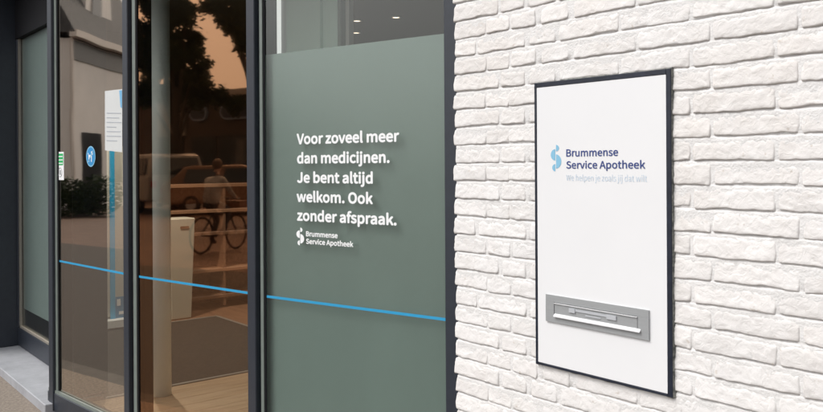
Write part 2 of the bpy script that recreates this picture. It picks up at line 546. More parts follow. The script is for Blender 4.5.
def uz3(x, y): return F3.uz(x, y, 0.0015)
slog = [('Voor zoveel meer', 296.6, 144.0, 399.2, 142.2),
        ('dan medicijnen.', 297.0, 163.4, 389.6, 163.2),
        ('Je bent altijd', 297.0, 183.0, 372.8, 183.6),
        ('welkom. Ook', 296.6, 202.0, 372.9, 204.2),
        ('zonder afspraak.', 297.0, 220.9, 396.6, 225.4)]
capm = 0.0
u_, z_a = F3.uz(300, 144.0); _, z_b = F3.uz(300, 133.2)
capm = z_b - z_a
for body, xl, yl, xr, yr in slog:
    put_text('slogan_lettering', win_c, M_WHITE, body, uz3, F3.P, xl, yl, xr, yr, capm, 0.0012, bold=0.055)
lg_c = (F3.uz(308, 231.2)[1] - F3.uz(308, 236.4)[1])
put_text('logo_lettering', win_c, M_WHITE, 'Brummense', uz3, F3.P, 306, 236.4, 337.6, 238.3, lg_c, 0.0012, bold=0.05)
put_text('logo_lettering', win_c, M_WHITE, 'Service Apotheek', uz3, F3.P, 306, 244.0, 353.2, 247.0, lg_c, 0.0012, bold=0.05)
logo(win_c, M_WHITE, uz3, F3.P, 296.4, 304.0, 227.6, 245.4, 0.0012)

# stickers on the far pane
def uz1(x, y): return F1.uz(x, y, 0.0015)
M_GREEN = pbr('green_vinyl', (0.02, 0.42, 0.12), 0.5)
u0, zA = uz1(56.6, 152.0); u1, zB = uz1(63.8, 180.0)
bm = B(); facet_box(bm, F1, u0, u1, zB, zA, 0.0006, 0.0012); build('sticker', bm, M_WHITE, win_a)
bm = B(); facet_box(bm, F1, u0 + .008, u1 - .008, zA - .078, zA - .010, 0.0013, 0.0018); build('sticker_print', bm, M_GREEN, win_a)
M_GREYP = pbr('grey_print', (0.35, 0.36, 0.37), 0.5)
bm = B(); cen = F1.P((u0 + u1) / 2, zB + .045, .0016); ring(bm, cen, F1.n, 0.026, 0.0022, 20, 4); build('sticker_print', bm, M_GREYP, win_a)
bm = B(); facet_box(bm, F1, (u0 + u1) / 2 - .010, (u0 + u1) / 2 + .010, zB + .030, zB + .058, 0.0013, 0.0018); build('sticker_print', bm, M_GREYP, win_a)
for k in range(3):
    bm = B(); facet_box(bm, F1, u0 + .012, u1 - .014, zA - .030 - .020 * k, zA - .024 - .020 * k, 0.0019, 0.0022); build('sticker_print', bm, M_WHITE, win_a)
uc, zc = uz1(90.6, 156.4); ur = uz1(95.4, 156.4)[0] - uc; zr = uz1(90.6, 146)[1] - zc
def disc(f, uc, zc, ru, rz, off, n=28):
    bm = B()
    bm.faces.new([bm.verts.new(f.P(uc + ru * math.cos(2 * math.pi * i / n), zc + rz * math.sin(2 * math.pi * i / n), off)) for i in range(n)])
    return bm
M_BLUES = pbr('blue_sign_vinyl', (0.02, 0.25, 0.55), 0.5)
build('round_sticker', disc(F1, uc, zc, zr, zr, 0.0008), M_SKYV, win_a)
build('sticker_print', disc(F1, uc, zc, zr * .88, zr * .88, 0.0012), M_BLUES, win_a)
# white figure and bar on the round sticker
bm = B()
def dab(pts):
    bm.faces.new([bm.verts.new(F1.P(uc + a * zr, zc + b * zr, 0.0016)) for a, b in pts])
dab([(-.45, -.10), (.25, -.10), (.25, .16), (-.45, .16)]); dab([(.12, .16), (.48, .16), (.48, .48), (.12, .48)])
dab([(-.45, -.52), (-.30, -.52), (-.30, -.10), (-.45, -.10)]); dab([(.10, -.52), (.25, -.52), (.25, -.10), (.10, -.10)])
dab([(-.62, .30), (-.45, .14), (-.40, .2), (-.56, .38)])
build('sticker_print', bm, M_WHITE, win_a)
bm = B()
bm.faces.new([bm.verts.new(F1.P(uc + a * zr, zc + b * zr, 0.0020)) for a, b in ((-.62, -.52), (-.52, -.62), (.62, .52), (.52, .62))])
build('sticker_print', bm, M_SKYV, win_a)

# paper notice taped to the inside of the far pane
no = empty('paper_notice', F1.pix(114, 120, -0.012), 'white printed paper notice taped to the far narrow window', 'notice')
M_PAPER = pbr('paper', (0.60, 0.61, 0.60), 0.7, var=0.02, scale=10)
def sheet(pts, off, mat, name, th=0.0006):
    bm = B(); hexa(bm, [F1.pix(x, y, off) for x, y in pts], -F1.n * th)
    return build(name, bm, mat, no)
sheet([(104.9, 91), (122.2, 89), (122.2, 152.2), (105.0, 150.3)], 0.0022, M_PAPER, 'paper_sheet')
M_PBLUE = pbr('print_light_blue', (0.16, 0.42, 0.66), 0.6)
sheet([(119.2, 90.4), (121.9, 90.1), (121.9, 108), (120.4, 107)], 0.0030, M_PBLUE, 'printed_corner')
M_PG = pbr('print_grey', (0.40, 0.42, 0.45), 0.6)
for k in range(7):
    yk = 112.5 + k * 4.6
    xr = (121, 119, 121.4, 116, 120.6, 121, 117)[k]
    sheet([(106.6, yk), (xr, yk + .3), (xr, yk + 1.2), (106.6, yk + .9)], 0.0030, M_PG, 'printed_line')

# ================================================================ header over the glass
bm = B()
pts = [F1.P(-0.12, 0, 0.06), A12 + F1.n * .015, C12 + F2.n * .015, A23 + F2.n * .015, C23 + F3.n * .015, F3.P(F3.L + .10, 0, .06)]
back = [Vector((p.x, 2.45, 0)) for p in reversed(pts)]
prism(bm, pts + back, Z1 + .004, 3.35)
tag(build('fascia', bm, M_FRAME), 'dark slate metal fascia running above the shopfront windows', 'fascia')

# ================================================================ white brick wall
COURSE, PITCH, BH, BL = 0.0607, 0.2198, 0.0535, 0.2135
WX0 = -2.012                                            # left end of the wall
ZREF = 1.638                                            # bottom edge of one "A" course
def brick_mesh(L, H, seed):
    """hand-moulded brick: folded face, uneven edges, lower arris proud"""
    rnd = random.Random(seed)
    nx, nz = max(12, int(L / 0.0058)), 11
    off = Vector((rnd.uniform(-50, 50), rnd.uniform(-50, 50), rnd.uniform(-50, 50)))
    ang = rnd.uniform(-0.7, 0.7)
    ca, sa = math.cos(ang), math.sin(ang)
    tilt = rnd.uniform(0.0010, 0.0026)
    warp = rnd.uniform(-0.0018, 0.0018)
    prof = [-1, -.95, -.84, -.62, -.36, -.08, .2, .46, .68, .84, .95, 1]
    V, Fc = [], []
    ks = len(prof)
    cols = [-1, -.985, -.95] + [-.9 + 1.8 * i / (nx - 6) for i in range(nx - 5)] + [.95, .985, 1]
    cols = sorted(set(cols)); kx = len(cols)
    for u in cols:
        for v in prof:
            x, z = u * L / 2, v * H / 2
            q = Vector((x * 22, z * 22, 0)) + off
            # wavering outline
            ez = noise.noise(Vector((x * 17, 3.1 if v > 0 else 9.7, 0)) + off) * (0.0036 if v > 0 else 0.0056) + noise.noise(Vector((x * 60, 5.1 if v > 0 else 2.7, 0)) + off) * 0.0012
            ex = noise.noise(Vector((z * 40, 7.3 if u > 0 else 1.9, 0)) + off) * 0.0032
            z2 = z + ez * abs(v) ** 3 + warp * (u * u - .4)
            x2 = x + ex * abs(u) ** 8 - math.copysign(0.0035 * abs(v) ** 4, u) * abs(u) ** 10
            # rounding toward the arrises: top is soft and full of paint, bottom is sharper
            du = (1 - abs(u)) * L / 2
            dv = (1 - abs(v)) * H / 2
            ru, rv = 0.005, (0.015 if v > 0 else 0.0034)
            fu = max(0.0, 1 - du / ru); fv = max(0.0, 1 - dv / rv)
            drop = ((0.0050 if v > 0 else 0.0050) if fv > fu else 0.0032) * (1 - math.sqrt(max(0, 1 - min(1, fu * fu + fv * fv))))
            # folds
            a, b = q.x * ca - q.y * sa, q.x * sa + q.y * ca
            f1 = noise.noise(Vector((a * .7, b * 1.7, 0)))
            f2 = noise.noise(Vector((a * 1.3 + 11, b * 3.2, 2)))
            fold = 0.0015 * f1 - 0.0026 * max(0, .22 - abs(f2)) / .22 * (0.35 + max(0, f1 + .3))
            fine = 0.0010 * noise.noise(q * 5.0) + 0.0006 * noise.noise(q * 11.0)
            y = -(tilt * (-v) + fold + fine) + drop
            V.append((x2, y, z2))
    idx = lambda i, j: i * ks + j
    for i in range(kx - 1):
        for j in range(ks - 1):
            Fc.append((idx(i, j), idx(i + 1, j), idx(i + 1, j + 1), idx(i, j + 1)))
    # sides back into the wall
    loop = [idx(i, 0) for i in range(kx)] + [idx(kx - 1, j) for j in range(1, ks)] + [idx(i, ks - 1) for i in range(kx - 2, -1, -1)] + [idx(0, j) for j in range(ks - 2, 0, -1)]
    base = len(V)
    for k in loop:
        x, y, z = V[k]; V.append((x, 0.055, z))
    n = len(loop)
    for i in range(n):
        Fc.append((loop[(i + 1) % n], loop[i], base + i, base + (i + 1) % n))
    me = bpy.data.meshes.new('brick')
    me.from_pydata(V, [], Fc)
    me.materials.append(M_BRICK)
    for p in me.polygons: p.use_smooth = True
    return me
KIND = {'s': (BL, 26), 'q': (BL * .745, 9), 'h': (BL * .485, 12)}
LIB = {k: [brick_mesh(L, BH, 100 * i + ord(k)) for i in range(n)] for k, (L, n) in KIND.items()}
wall = empty('brick_wall', (-1.2, WALL_Y, 0), 'wall of rough white painted brick carrying the letterbox panel', 'wall')
WXR, WZT = 1.6, 3.4
# sign cut-out (pixels of the dark frame)
pTL, pTR, pBL, pBR = on_wall(534.6, 82.2), on_wall(672.2, 68), on_wall(534.6, 364), on_wall(673.6, 399.4)
SX0, SX1 = 0.5 * (pTL.x + pBL.x), 0.5 * (pTR.x + pBR.x)
SZ0, SZ1 = 0.5 * (pBL.z + pBR.z), 0.5 * (pTL.z + pTR.z)
print('sign', SX0, SX1, SZ0, SZ1)
rnd = random.Random(3)
D = WALL_Y
zrow = lambda k: ZREF - k * COURSE
LAYOUT = []                                              # (course, [joints from right to left])
k = -int((WZT - ZREF) / COURSE)
while zrow(k) > -0.03:
    A = (k % 2 == 0)
    j0 = (-0.4515 if A else -0.4817) * D
    joints = [j0 + i * PITCH for i in range(int((WXR - j0) / PITCH), -5, -1)]
    joints = [x for x in joints if x > -0.885 * D]
    if A: tail = [-0.8834 * D, -0.9457 * D, -1.0033 * D] if rnd.random() < .7 else [-0.9457 * D]
    else: tail = [-0.9078 * D, -0.971 * D] if rnd.random() < .75 else [-0.9078 * D, -1.028 * D]
    js = [x for x in joints if x > tail[0] + 0.05] + tail + [WX0 - .004]
    LAYOUT.append((k, [js[0] + PITCH] + js))
    k += 1
# mortar bed, uneven, with its own thickness
bm = B()
nx = 420
zlo = -0.05
zs = []                                                  # (height, depth behind the brick face, depth between two bricks, joints)
for kk, js in LAYOUT:
    zb = ZREF - kk * COURSE + .0012                      # bottom arris of this course
    zs += [(zb + BH - .004, .0024, .0024, js), (zb + BH * .5, .0024, .0024, js), (zb + .004, .0028, .0022, js), (zb + .0008, .0075, .0022, js), (zb - .0018, .0058, .0020, js), (zb - .0040, .0032, .0018, js), (zb - .0064, .0020, .0018, js)]
cols = [WX0 + .008 + (WXR - WX0 - .008) * (i / nx) ** 1.25 for i in range(nx + 1)]
prev = None
for z, dep, dep2, js in zs:
    rowv = []
    for x in cols:
        dj = min(abs(x - q_) for q_ in js)
        f = min(1, max(0, (dj - .003) / .010)); f = f * f * (3 - 2 * f)
        f *= min(1, max(.35, .8 + .9 * noise.noise(Vector((x * 9, z * 21, 2)))))
        y = WALL_Y + dep2 + (dep - dep2) * f + 0.0011 * noise.noise(Vector((x * 30, z * 30, 4))) + 0.0007 * noise.noise(Vector((x * 90, z * 90, 1)))
        rowv.append(bm.verts.new((x, y, z + 0.0024 * noise.noise(Vector((x * 14, z * 3, 8))))))
    if prev:
        for i in range(nx): bm.faces.new((rowv[i], rowv[i + 1], prev[i + 1], prev[i]))
    prev = rowv
build_mortar = bm
M_MORTAR = pbr('painted_mortar', (0.715, 0.70, 0.685), 0.7, var=0.04, scale=25, bump=0.5, bscale=200)
build('mortar_bed', bm, M_MORTAR, wall, smooth=True)
bm = B(); box(bm, WX0 + .008, WXR, WALL_Y + .0125, WALL_Y + .30, zlo, WZT); build('wall_core', bm, M_MORTAR, wall)
rest_v, rest_f = [], []
def add_brick(kind, xc, zc, rnd):
    me = rnd.choice(LIB[kind])
    mir = rnd.random() < .5
    dy = rnd.uniform(-0.0013, 0.0013)
    rot = rnd.uniform(-.012, .012)
    L = KIND[kind][0]
    # skip bricks wholly behind the panel
    if xc - L / 2 > SX0 + .012 and xc + L / 2 < SX1 - .012 and zc - BH / 2 > SZ0 + .01 and zc + BH / 2 < SZ1 - .01:
        return
    if 0.50 < zc < 2.12 and xc < -0.52:
        o = bpy.data.objects.new('brick', me)
        COL.objects.link(o)
        o.parent = wall
        o.matrix_parent_inverse = Matrix.Translation(wall.location).inverted()
        o.location = (xc, WALL_Y + dy, zc + rnd.uniform(-.0012, .0012))
        o.rotation_euler = (0, rot, 0)
        o.scale = ((-1 if mir else 1) * rnd.uniform(.985, 1.008), 1, rnd.uniform(.97, 1.02))
    else:
        b0 = len(rest_v)
        sx = -1 if mir else 1
        for v in me.vertices: rest_v.append((xc + v.co.x * sx, WALL_Y + dy + v.co.y, zc + v.co.z))
        for p in me.polygons:
            ids = [b0 + k for k in p.vertices]
            rest_f.append(ids[::-1] if mir else ids)
for k, js in LAYOUT:
    zc = zrow(k) + BH / 2 + .0012
    for a, b in zip(js[:-1], js[1:]):
        Lg = a - b
        xc = (a + b) / 2
        kind = min(KIND, key=lambda q: abs(KIND[q][0] + .009 - Lg))
        if b < WX0: xc += rnd.uniform(-.006, .004)
        if abs(KIND[kind][0] + .009 - Lg) > 0.03 and Lg > .25:
            add_brick('h', a - .0045 - KIND['h'][0] / 2, zc, rnd)
            a2 = a - KIND['h'][0] - .009
            add_brick('q', (a2 + b) / 2, zc, rnd)
        else:
            add_brick(kind, xc, zc, rnd)
me = bpy.data.meshes.new('outlying_bricks')
me.from_pydata(rest_v, [], rest_f)
for p in me.polygons: p.use_smooth = True
tag(mesh_obj('outlying_bricks', me, M_BRICK, wall), kind='stuff')

# ================================================================ letterbox panel
YF = WALL_Y - 0.009                                      # face of the dark box
panel = empty('letterbox_panel', ((SX0 + SX1) / 2, WALL_Y, SZ0), 'white metal panel in navy frame with letter slot on brick wall', 'panel')
# sizes re-measured on the box face
q = [on_wall(x, y, YF) for x, y in ((534.8, 82.4), (671.0, 69.0), (672.0, 398.0), (534.8, 363.8))]
bx0, bx1 = (q[0].x + q[3].x) / 2, (q[1].x + q[2].x) / 2
bz0, bz1 = (q[2].z + q[3].z) / 2, (q[0].z + q[1].z) / 2
i4 = [on_wall(x, y, YF) for x, y in ((537.1, 87.2), (666.2, 74.6), (667.0, 393.6), (537.1, 362.0))]
ix0, ix1 = (i4[0].x + i4[3].x) / 2, (i4[1].x + i4[2].x) / 2
iz0, iz1 = (i4[2].z + i4[3].z) / 2, (i4[0].z + i4[1].z) / 2
bm = B(); box(bm, bx0, ix0, YF, WALL_Y + .012, bz0, bz1); build('frame_side', bm, M_NAVY, panel, bevel=.0012)
bm = B(); box(bm, ix1, bx1, YF, WALL_Y + .012, bz0, bz1); build('frame_side', bm, M_NAVY, panel, bevel=.0012)
bm = B(); box(bm, ix0 + .0003, ix1 - .0003, YF + .0004, WALL_Y + .012, iz1, bz1); build('frame_top', bm, M_NAVY, panel, bevel=.0012)
bm = B(); box(bm, ix0 + .0003, ix1 - .0003, YF + .0004, WALL_Y + .012, bz0, iz0); build('frame_bottom', bm, M_NAVY, panel, bevel=.0012)
bm = B(); box(bm, ix0 + .0006, ix1 - .0006, YF + .0012, WALL_Y + .010, iz0 + .0006, iz1 - .0006); build('face_plate', bm, M_PANEL, panel)
# ragged sealant round the frame
M_SEAL = pbr('old_sealant', (0.03, 0.035, 0.035), 0.8, scale=70, col2=(0.30, 0.30, 0.27), bump=0.5)
def sealant(x0, z0, x1, z1, nx_, nz_):
    bm = B(); N = 60; pr = None
    for i in range(N + 1):
        t = i / N
        w_ = 0.0012 + 0.004 * max(0, noise.noise(Vector((x0 * 9 + t * 14, z0 * 5, 3.3))) + .15)
        x, z = x0 + (x1 - x0) * t, z0 + (z1 - z0) * t
        a = bm.verts.new((x, WALL_Y - .006, z)); b = bm.verts.new((x + nx_ * w_, WALL_Y - .001, z + nz_ * w_)); c = bm.verts.new((x + nx_ * w_ * 1.1, WALL_Y + .012, z + nz_ * w_ * 1.1))
        if pr: bm.faces.new((pr[0], a, b, pr[1])); bm.faces.new((pr[1], b, c, pr[2]))
        pr = (a, b, c)
    build('sealant', bm, M_SEAL, panel, smooth=True)
sealant(bx0, bz1, bx1, bz1, 0, 1); sealant(bx0, bz0, bx1, bz0, 0, -1); sealant(bx1, bz0, bx1, bz1, 1, 0)
YP = YF + .0012
def uzw(x, y):
    p = on_wall(x, y, YP); return p.x, p.z
def PW(u, z, off): return Vector((u, YP - off, z))
capB = uzw(570, 149.0)[1] - uzw(570, 156.4)[1]
put_text('logo_lettering', panel, M_NAVYV, 'Brummense', uzw, PW, 566.4, 156.5, 618.2, 156.0, capB, .0006, bold=0.03)
put_text('logo_lettering', panel, M_NAVYV, 'Service Apotheek', uzw, PW, 566.4, 168.3, 645.4, 168.9, capB, .0006, bold=0.03)
capS = uzw(570, 174.9)[1] - uzw(570, 180.8)[1]
put_text('tagline_lettering', panel, M_PALEV, 'We helpen je zoals jij dat wilt', uzw, PW, 566.4, 180.8, 647.2, 181.6, capS, .0006, bold=0.0)
logo(panel, M_SKYV, uzw, PW, 550.9, 561.3, 144.8, 171.4, .0006)
# letter slot
lp = [on_wall(x, y, YP) for x, y in ((546.8, 294.0), (650.0, 310.4), (649.6, 341.0), (546.8, 320.2))]
lx0, lx1 = (lp[0].x + lp[3].x) / 2, (lp[1].x + lp[2].x) / 2
lz0, lz1 = (lp[2].z + lp[3].z) / 2, (lp[0].z + lp[1].z) / 2
print('slot', lx1 - lx0, lz1 - lz0)
lw, lh = lx1 - lx0, lz1 - lz0
fx0, fx1 = on_wall(555, 310, YP).x, on_wall(638.8, 320, YP).x
fz1 = lz1 - lh * .25; fz0 = lz0 + lh * .22
bm = B()
box(bm, lx0, lx1, YP - .005, YP, fz1, lz1)
box(bm, lx0, lx1, YP - .005, YP, lz0, fz0)
box(bm, lx0, fx0, YP - .005, YP, fz0 + .0002, fz1 - .0002)
box(bm, fx1, lx1, YP - .005, YP, fz0 + .0002, fz1 - .0002)
slot = build('letter_plate', bm, M_ALU, panel)
bm = B(); box(bm, fx0 + .002, fx1 - .002, YP - .0045, YP - .001, fz0 + .001, fz1 - .002); build('flap', bm, M_ALU, slot, bevel=.0008)
bm = B(); box(bm, fx0 + .002, fx1 - .001, YP - .0078, YP - .0046, fz1 - .004, fz1 - .0018); build('flap_hinge', bm, M_LIP, slot)
# name holder on the flap
fw = fx1 - fx0
hz1 = fz1 - .010; hz0 = fz1 - lh * .27
bm = B(); box(bm, fx0 + fw * .20, fx0 + fw * .275, YP - .008, YP - .0046, hz0, hz1); build('name_holder_clip', bm, M_ALU2, slot)
bm = B(); box(bm, fx0 + fw * .655, fx0 + fw * .765, YP - .008, YP - .0046, hz0, hz1); build('name_holder_clip', bm, M_ALU2, slot)
bm = B(); box(bm, fx0 + fw * .277, fx0 + fw * .653, YP - .0065, YP - .0046, hz1 - .007, hz1 - .001); build('name_holder', bm, M_ALU2, slot)
bm = B(); box(bm, fx0 + fw * .40, fx0 + fw * .58, YP - .0062, YP - .0046, hz0 - .004, hz0 - .001); build('name_holder', bm, M_ALU2, slot)
# flared lip that throws rain off the slot
bm = B()
lx_a, lx_b = on_wall(552.4, 316, YP - .015).x, on_wall(638.6, 330, YP - .015).x
zl = fz0 + .003
prof = [(YP - .0046, zl + .0065), (YP - .0115, zl - .0005), (YP - .0115, zl - .003), (YP - .0046, zl)]
va = [bm.verts.new((lx_a, y, z)) for y, z in prof]; vb = [bm.verts.new((lx_b, y, z)) for y, z in prof]
bm.faces.new(va[::-1]); bm.faces.new(vb)
for i in range(4): bm.faces.new((va[i], va[(i + 1) % 4], vb[(i + 1) % 4], vb[i]))
build('slot_lip', bm, M_LIP, slot)

# ================================================================ entrance: step, recessed door, side wall
def fl(x, y, z=FLOOR): return on_floor(x, y, z)
dl, dr = fl(18.5, 345.6), fl(45.0, 364.6)
DY = 0.5 * (dl.y + dr.y)
e1, e2 = fl(4.5, 372.5), fl(47.5, 406.0)
EY = 0.5 * (e1.y + e2.y)
DX0, DX1 = dl.x, J0.x - 0.05
print('door', DY, 'edge', EY, DX0, DX1, J0)
bm = B(); box(bm, DX0 - .6, J0.x - .004, EY, DY + .3, -0.05, FLOOR)
tag(build('entrance_step', bm, M_STONE, bevel=.004), kind='structure')
door = empty('entrance_door', ((DX0 + DX1) / 2, DY, FLOOR), 'recessed frosted glass entrance door with dark rails behind the pale step', 'door')
zr0 = on_plane(33, 336.5, Vector((0, DY, 0)), Vector((0, 1, 0))).z
zfl = on_plane(33, 315.5, Vector((0, DY + .01, 0)), Vector((0, 1, 0))).z
zhd = on_plane(32, 31.5, Vector((0, DY, 0)), Vector((0, 1, 0))).z
bm = B(); box(bm, DX0, DX1, DY, DY + .05, FLOOR + .003, zr0); build('bottom_rail', bm, M_FRAME, door, bevel=.003)
bm = B(); box(bm, DX0 + .03, DX1, DY + .006, DY + .02, zr0 + .001, zr0 + .018); build('glazing_bead', bm, pbr('brown_bead', (0.22, 0.20, 0.17), 0.5), door)
bm = B(); box(bm, DX0, DX0 + .03, DY - .004, DY + .05, zr0 + .001, zhd); build('stile', bm, M_FRAME, door, bevel=.003)
bm = B(); box(bm, DX0 + .0305, DX0 + .052, DY + .004, DY + .02, zr0 + .019, zhd - .001); build('glazing_bead', bm, MATS['brown_bead'], door)
bm = B(); box(bm, DX0, DX1, DY - .01, DY + .06, zhd + .001, 3.2); build('head_panel', bm, M_DARK, door)
bm = B(); hexa(bm, [Vector((DX0 + .03, DY + .022, zr0)), Vector((DX1, DY + .022, zr0)), Vector((DX1, DY + .022, zhd)), Vector((DX0 + .03, DY + .022, zhd))], Vector((0, .006, 0)))
o = build('glass_pane', bm, [M_GLASS3, M_CLEAR], door)
for p in o.data.polygons: p.material_index = 0 if p.normal.y < -.9 else 1
bm = B(); box(bm, DX0 + .03, DX1, DY + .034, DY + .035, zfl, zhd); build('frosted_film', bm, M_FROST, door)
# dark clad side wall and soffit of the porch
bm = B(); box(bm, DX0 - .30, DX0 - .0015, EY - .25, DY + .4, FLOOR + .002, 3.3)
tag(build('porch_side_wall', bm, M_FRAME, bevel=.004), 'dark navy clad side wall left of the recessed entrance', 'wall')
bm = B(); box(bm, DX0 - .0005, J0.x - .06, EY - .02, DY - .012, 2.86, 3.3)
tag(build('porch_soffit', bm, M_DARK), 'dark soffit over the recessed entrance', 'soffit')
bm = B(); rx = on_plane(104, HY, Vector((J0.x - .055, 0, 0)), Vector((1, 0, 0)))
box(bm, J0.x - .055, J0.x - .005, J0.y + .12, rx.y, FLOOR + .002, 3.2)
tag(build('porch_return', bm, M_FRAME), 'dark return panel between entrance door and the far window', 'panel')

# ================================================================ interior
def wood_mat(name, c1, c2, plank=None, rough=0.45, axis=0):
    mt = bpy.data.materials.new(name)
    mt.use_nodes = True
    n, l = mt.node_tree.nodes, mt.node_tree.links
    p = n['Principled BSDF']; p.inputs['Roughness'].default_value = rough
    g = n.new('ShaderNodeNewGeometry'); mp = n.new('ShaderNodeMapping')
    mp.inputs['Scale'].default_value = (3, 30, 30) if axis == 0 else ((30, 3, 30) if axis == 1 else (30, 30, 3))
    l.new(g.outputs['Position'], mp.inputs['Vector'])
    t = n.new('ShaderNodeTexNoise'); t.inputs['Scale'].default_value = 1.0; t.inputs['Detail'].default_value = 7; t.inputs['Distortion'].default_value = .6
    l.new(mp.outputs[0], t.inputs['Vector'])
    r = n.new('ShaderNodeValToRGB')
    r.color_ramp.elements[0].position, r.color_ramp.elements[1].position = .3, .7
    r.color_ramp.elements[0].color = (*c1, 1); r.color_ramp.elements[1].color = (*c2, 1)
    l.new(t.outputs['Fac'], r.inputs['Fac']); l.new(r.outputs[0], p.inputs['Base Color'])
    return mt
M_OAK = wood_mat('oak_floor', (0.34, 0.225, 0.135), (0.46, 0.325, 0.21), axis=1)
M_WALN = wood_mat('brown_cabinet_wood', (0.16, 0.075, 0.04), (0.25, 0.13, 0.075), axis=0)
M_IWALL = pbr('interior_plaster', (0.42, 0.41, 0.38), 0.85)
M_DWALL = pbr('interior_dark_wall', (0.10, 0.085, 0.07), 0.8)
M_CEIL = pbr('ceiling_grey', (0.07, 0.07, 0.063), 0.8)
IX0, IX1, IY1, IZ = -8.6, 1.5, 6.5, 2.9
# floor joins glass line and room: planks as separate boards near the glass
bm = B()
prism(bm, [(IX0, DY + .06), (J0.x - .002, DY + .06), (F1.P(-.05, 0, -.05).x, F1.P(-.05, 0, -.05).y), (F2.a.x, F2.a.y + .06), (F3.a.x, F3.a.y + .06), (F3.b.x, F3.b.y + .07), (F3.b.x + .1, 2.2), (IX1, 2.2), (IX1, IY1), (IX0, IY1)], -0.1, FLOOR - .008)
ifl = tag(build('interior_floor', bm, M_WALN), kind='structure')
MX0, MX1 = -6.80, -4.80                                  # mat, from its corners in the photograph
c_far = fl(217, 316.2); c_near = fl(246, 371.5); c_n2 = fl(171, 387.5)
MX0 = c_far.x; MX1 = 0.5 * (c_near.x + c_n2.x); MY1 = c_far.y
print('mat', MX0, MX1, MY1)
bw = 0.14
x = MX1 + .012
ii = 0
while x < -1.9:
    fy = 1.30 + (x + 4.9) * .2 + 0.16
    bm = B(); box(bm, x + .0012, x + bw - .0012, max(1.5, fy + .03), 4.8, FLOOR - .0075, FLOOR)
    build('floor_board', bm, M_OAK, ifl, bevel=.0012)
    x += bw; ii += 1
bm = B(); box(bm, IX0, MX1 - .001, MY1 + .02, 6.4, FLOOR - .0075, FLOOR - .001); build('floor_field', bm, M_WALN, ifl)
bm = B(); box(bm, IX0, MX0 - .02, 1.62, MY1 + .018, FLOOR - .0075, FLOOR - .001); build('floor_field', bm, M_WALN, ifl)
mat_t = empty('floor_mat', ((MX0 + MX1) / 2, 2.3, FLOOR), 'dark entrance mat with pale metal edging on the wooden floor', 'mat')
M_MATT = pbr('mat_fibre', (0.030, 0.027, 0.023), 0.95, var=0.3, scale=40, bump=0.6, bscale=300)
bm = B(); box(bm, MX0 + .022, MX1 - .022, 1.60, MY1 - .022, FLOOR - .0075, FLOOR + .004); build('mat_pile', bm, M_MATT, mat_t)
M_EDGE = pbr('mat_edging', (0.27, 0.26, 0.24), 0.4, 0.3)
bm = B(); box(bm, MX1 - .021, MX1 + .008, 1.60, MY1, FLOOR - .0075, FLOOR + .006); build('mat_edging', bm, M_EDGE, mat_t)
bm = B(); box(bm, MX0 - .008, MX0 + .021, 1.60, MY1, FLOOR - .0075, FLOOR + .006); build('mat_edging', bm, M_EDGE, mat_t)
bm = B(); box(bm, MX0 + .022, MX1 - .022, MY1 - .021, MY1 + .008, FLOOR - .0075, FLOOR + .006); build('mat_edging', bm, M_EDGE, mat_t)
# white round column
cb = fl(161.8, 395.0)
cR = 0.5 * (171.6 - 152.6) / FPX * (cb - Vector((0, 0, EYE))).dot(Fw)
bm = B(); tube(bm, (cb.x, cb.y, FLOOR + .001), (cb.x, cb.y, IZ - .002), cR, n=40)
o = build('round_column', bm, pbr('column_paint', (0.80, 0.81, 0.77), 0.55, var=.03, scale=6), smooth=False)
for p in o.data.polygons: p.use_smooth = abs(p.normal.z) < .5
tag(o, 'slim white round column standing behind the middle window', 'column')
# walls and ceiling of the room
def slab(name, mat, *a):
    bm = B(); box(bm, *a); return tag(build(name, bm, mat), kind='structure')
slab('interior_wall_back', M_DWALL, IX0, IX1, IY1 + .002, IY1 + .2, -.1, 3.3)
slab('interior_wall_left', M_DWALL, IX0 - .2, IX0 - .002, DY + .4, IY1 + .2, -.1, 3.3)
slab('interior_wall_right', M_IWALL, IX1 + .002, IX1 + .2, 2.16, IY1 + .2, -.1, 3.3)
slab('interior_wall_front', M_IWALL, IX0 - .2, DX0 - .31, DY + .1, DY + .39, -.1, 3.3)
bm = B()
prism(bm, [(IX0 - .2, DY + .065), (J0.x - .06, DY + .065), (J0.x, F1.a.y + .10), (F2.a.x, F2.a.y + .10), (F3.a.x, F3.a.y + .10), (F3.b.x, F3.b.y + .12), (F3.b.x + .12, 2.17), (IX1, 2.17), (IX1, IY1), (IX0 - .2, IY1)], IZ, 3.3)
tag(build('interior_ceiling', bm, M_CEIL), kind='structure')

# dark ceiling beam line and the frosted screen seen above the film
def at_y(x, y, Y): return on_plane(x, y, Vector((0, Y, 0)), Vector((0, 1, 0)))
M_GSCR = pbr('pale_green_screen', (0.58, 0.74, 0.66), 0.4, var=.03, scale=4)
scr = empty('glass_screen', at_y(310, 60, 2.45), 'pale green frosted screen wall behind the wide window, above the film', 'screen')
SY = 2.45
def scr_panel(xa, xb, yo, mat, name):
    a, b = at_y(xa, 20, SY + yo).x, at_y(xb, 20, SY + yo).x
    bm = B(); box(bm, a, b, SY + yo, SY + yo + .03, FLOOR + .002, IZ - .004); return build(name, bm, mat, scr)
scr_panel(283.5, 320.0, 0, M_GSCR, 'screen_panel')
scr_panel(320.2, 337.5, .02, M_GSCR, 'screen_panel')
scr_panel(337.7, 341, -.01, M_BEAD, 'screen_mullion')
scr_panel(341.3, 349, .02, M_IWALL, 'screen_mullion')
scr_panel(277.6, 283.2, -.02, pbr('white_trim', (0.75, 0.75, 0.77), .5), 'screen_trim')

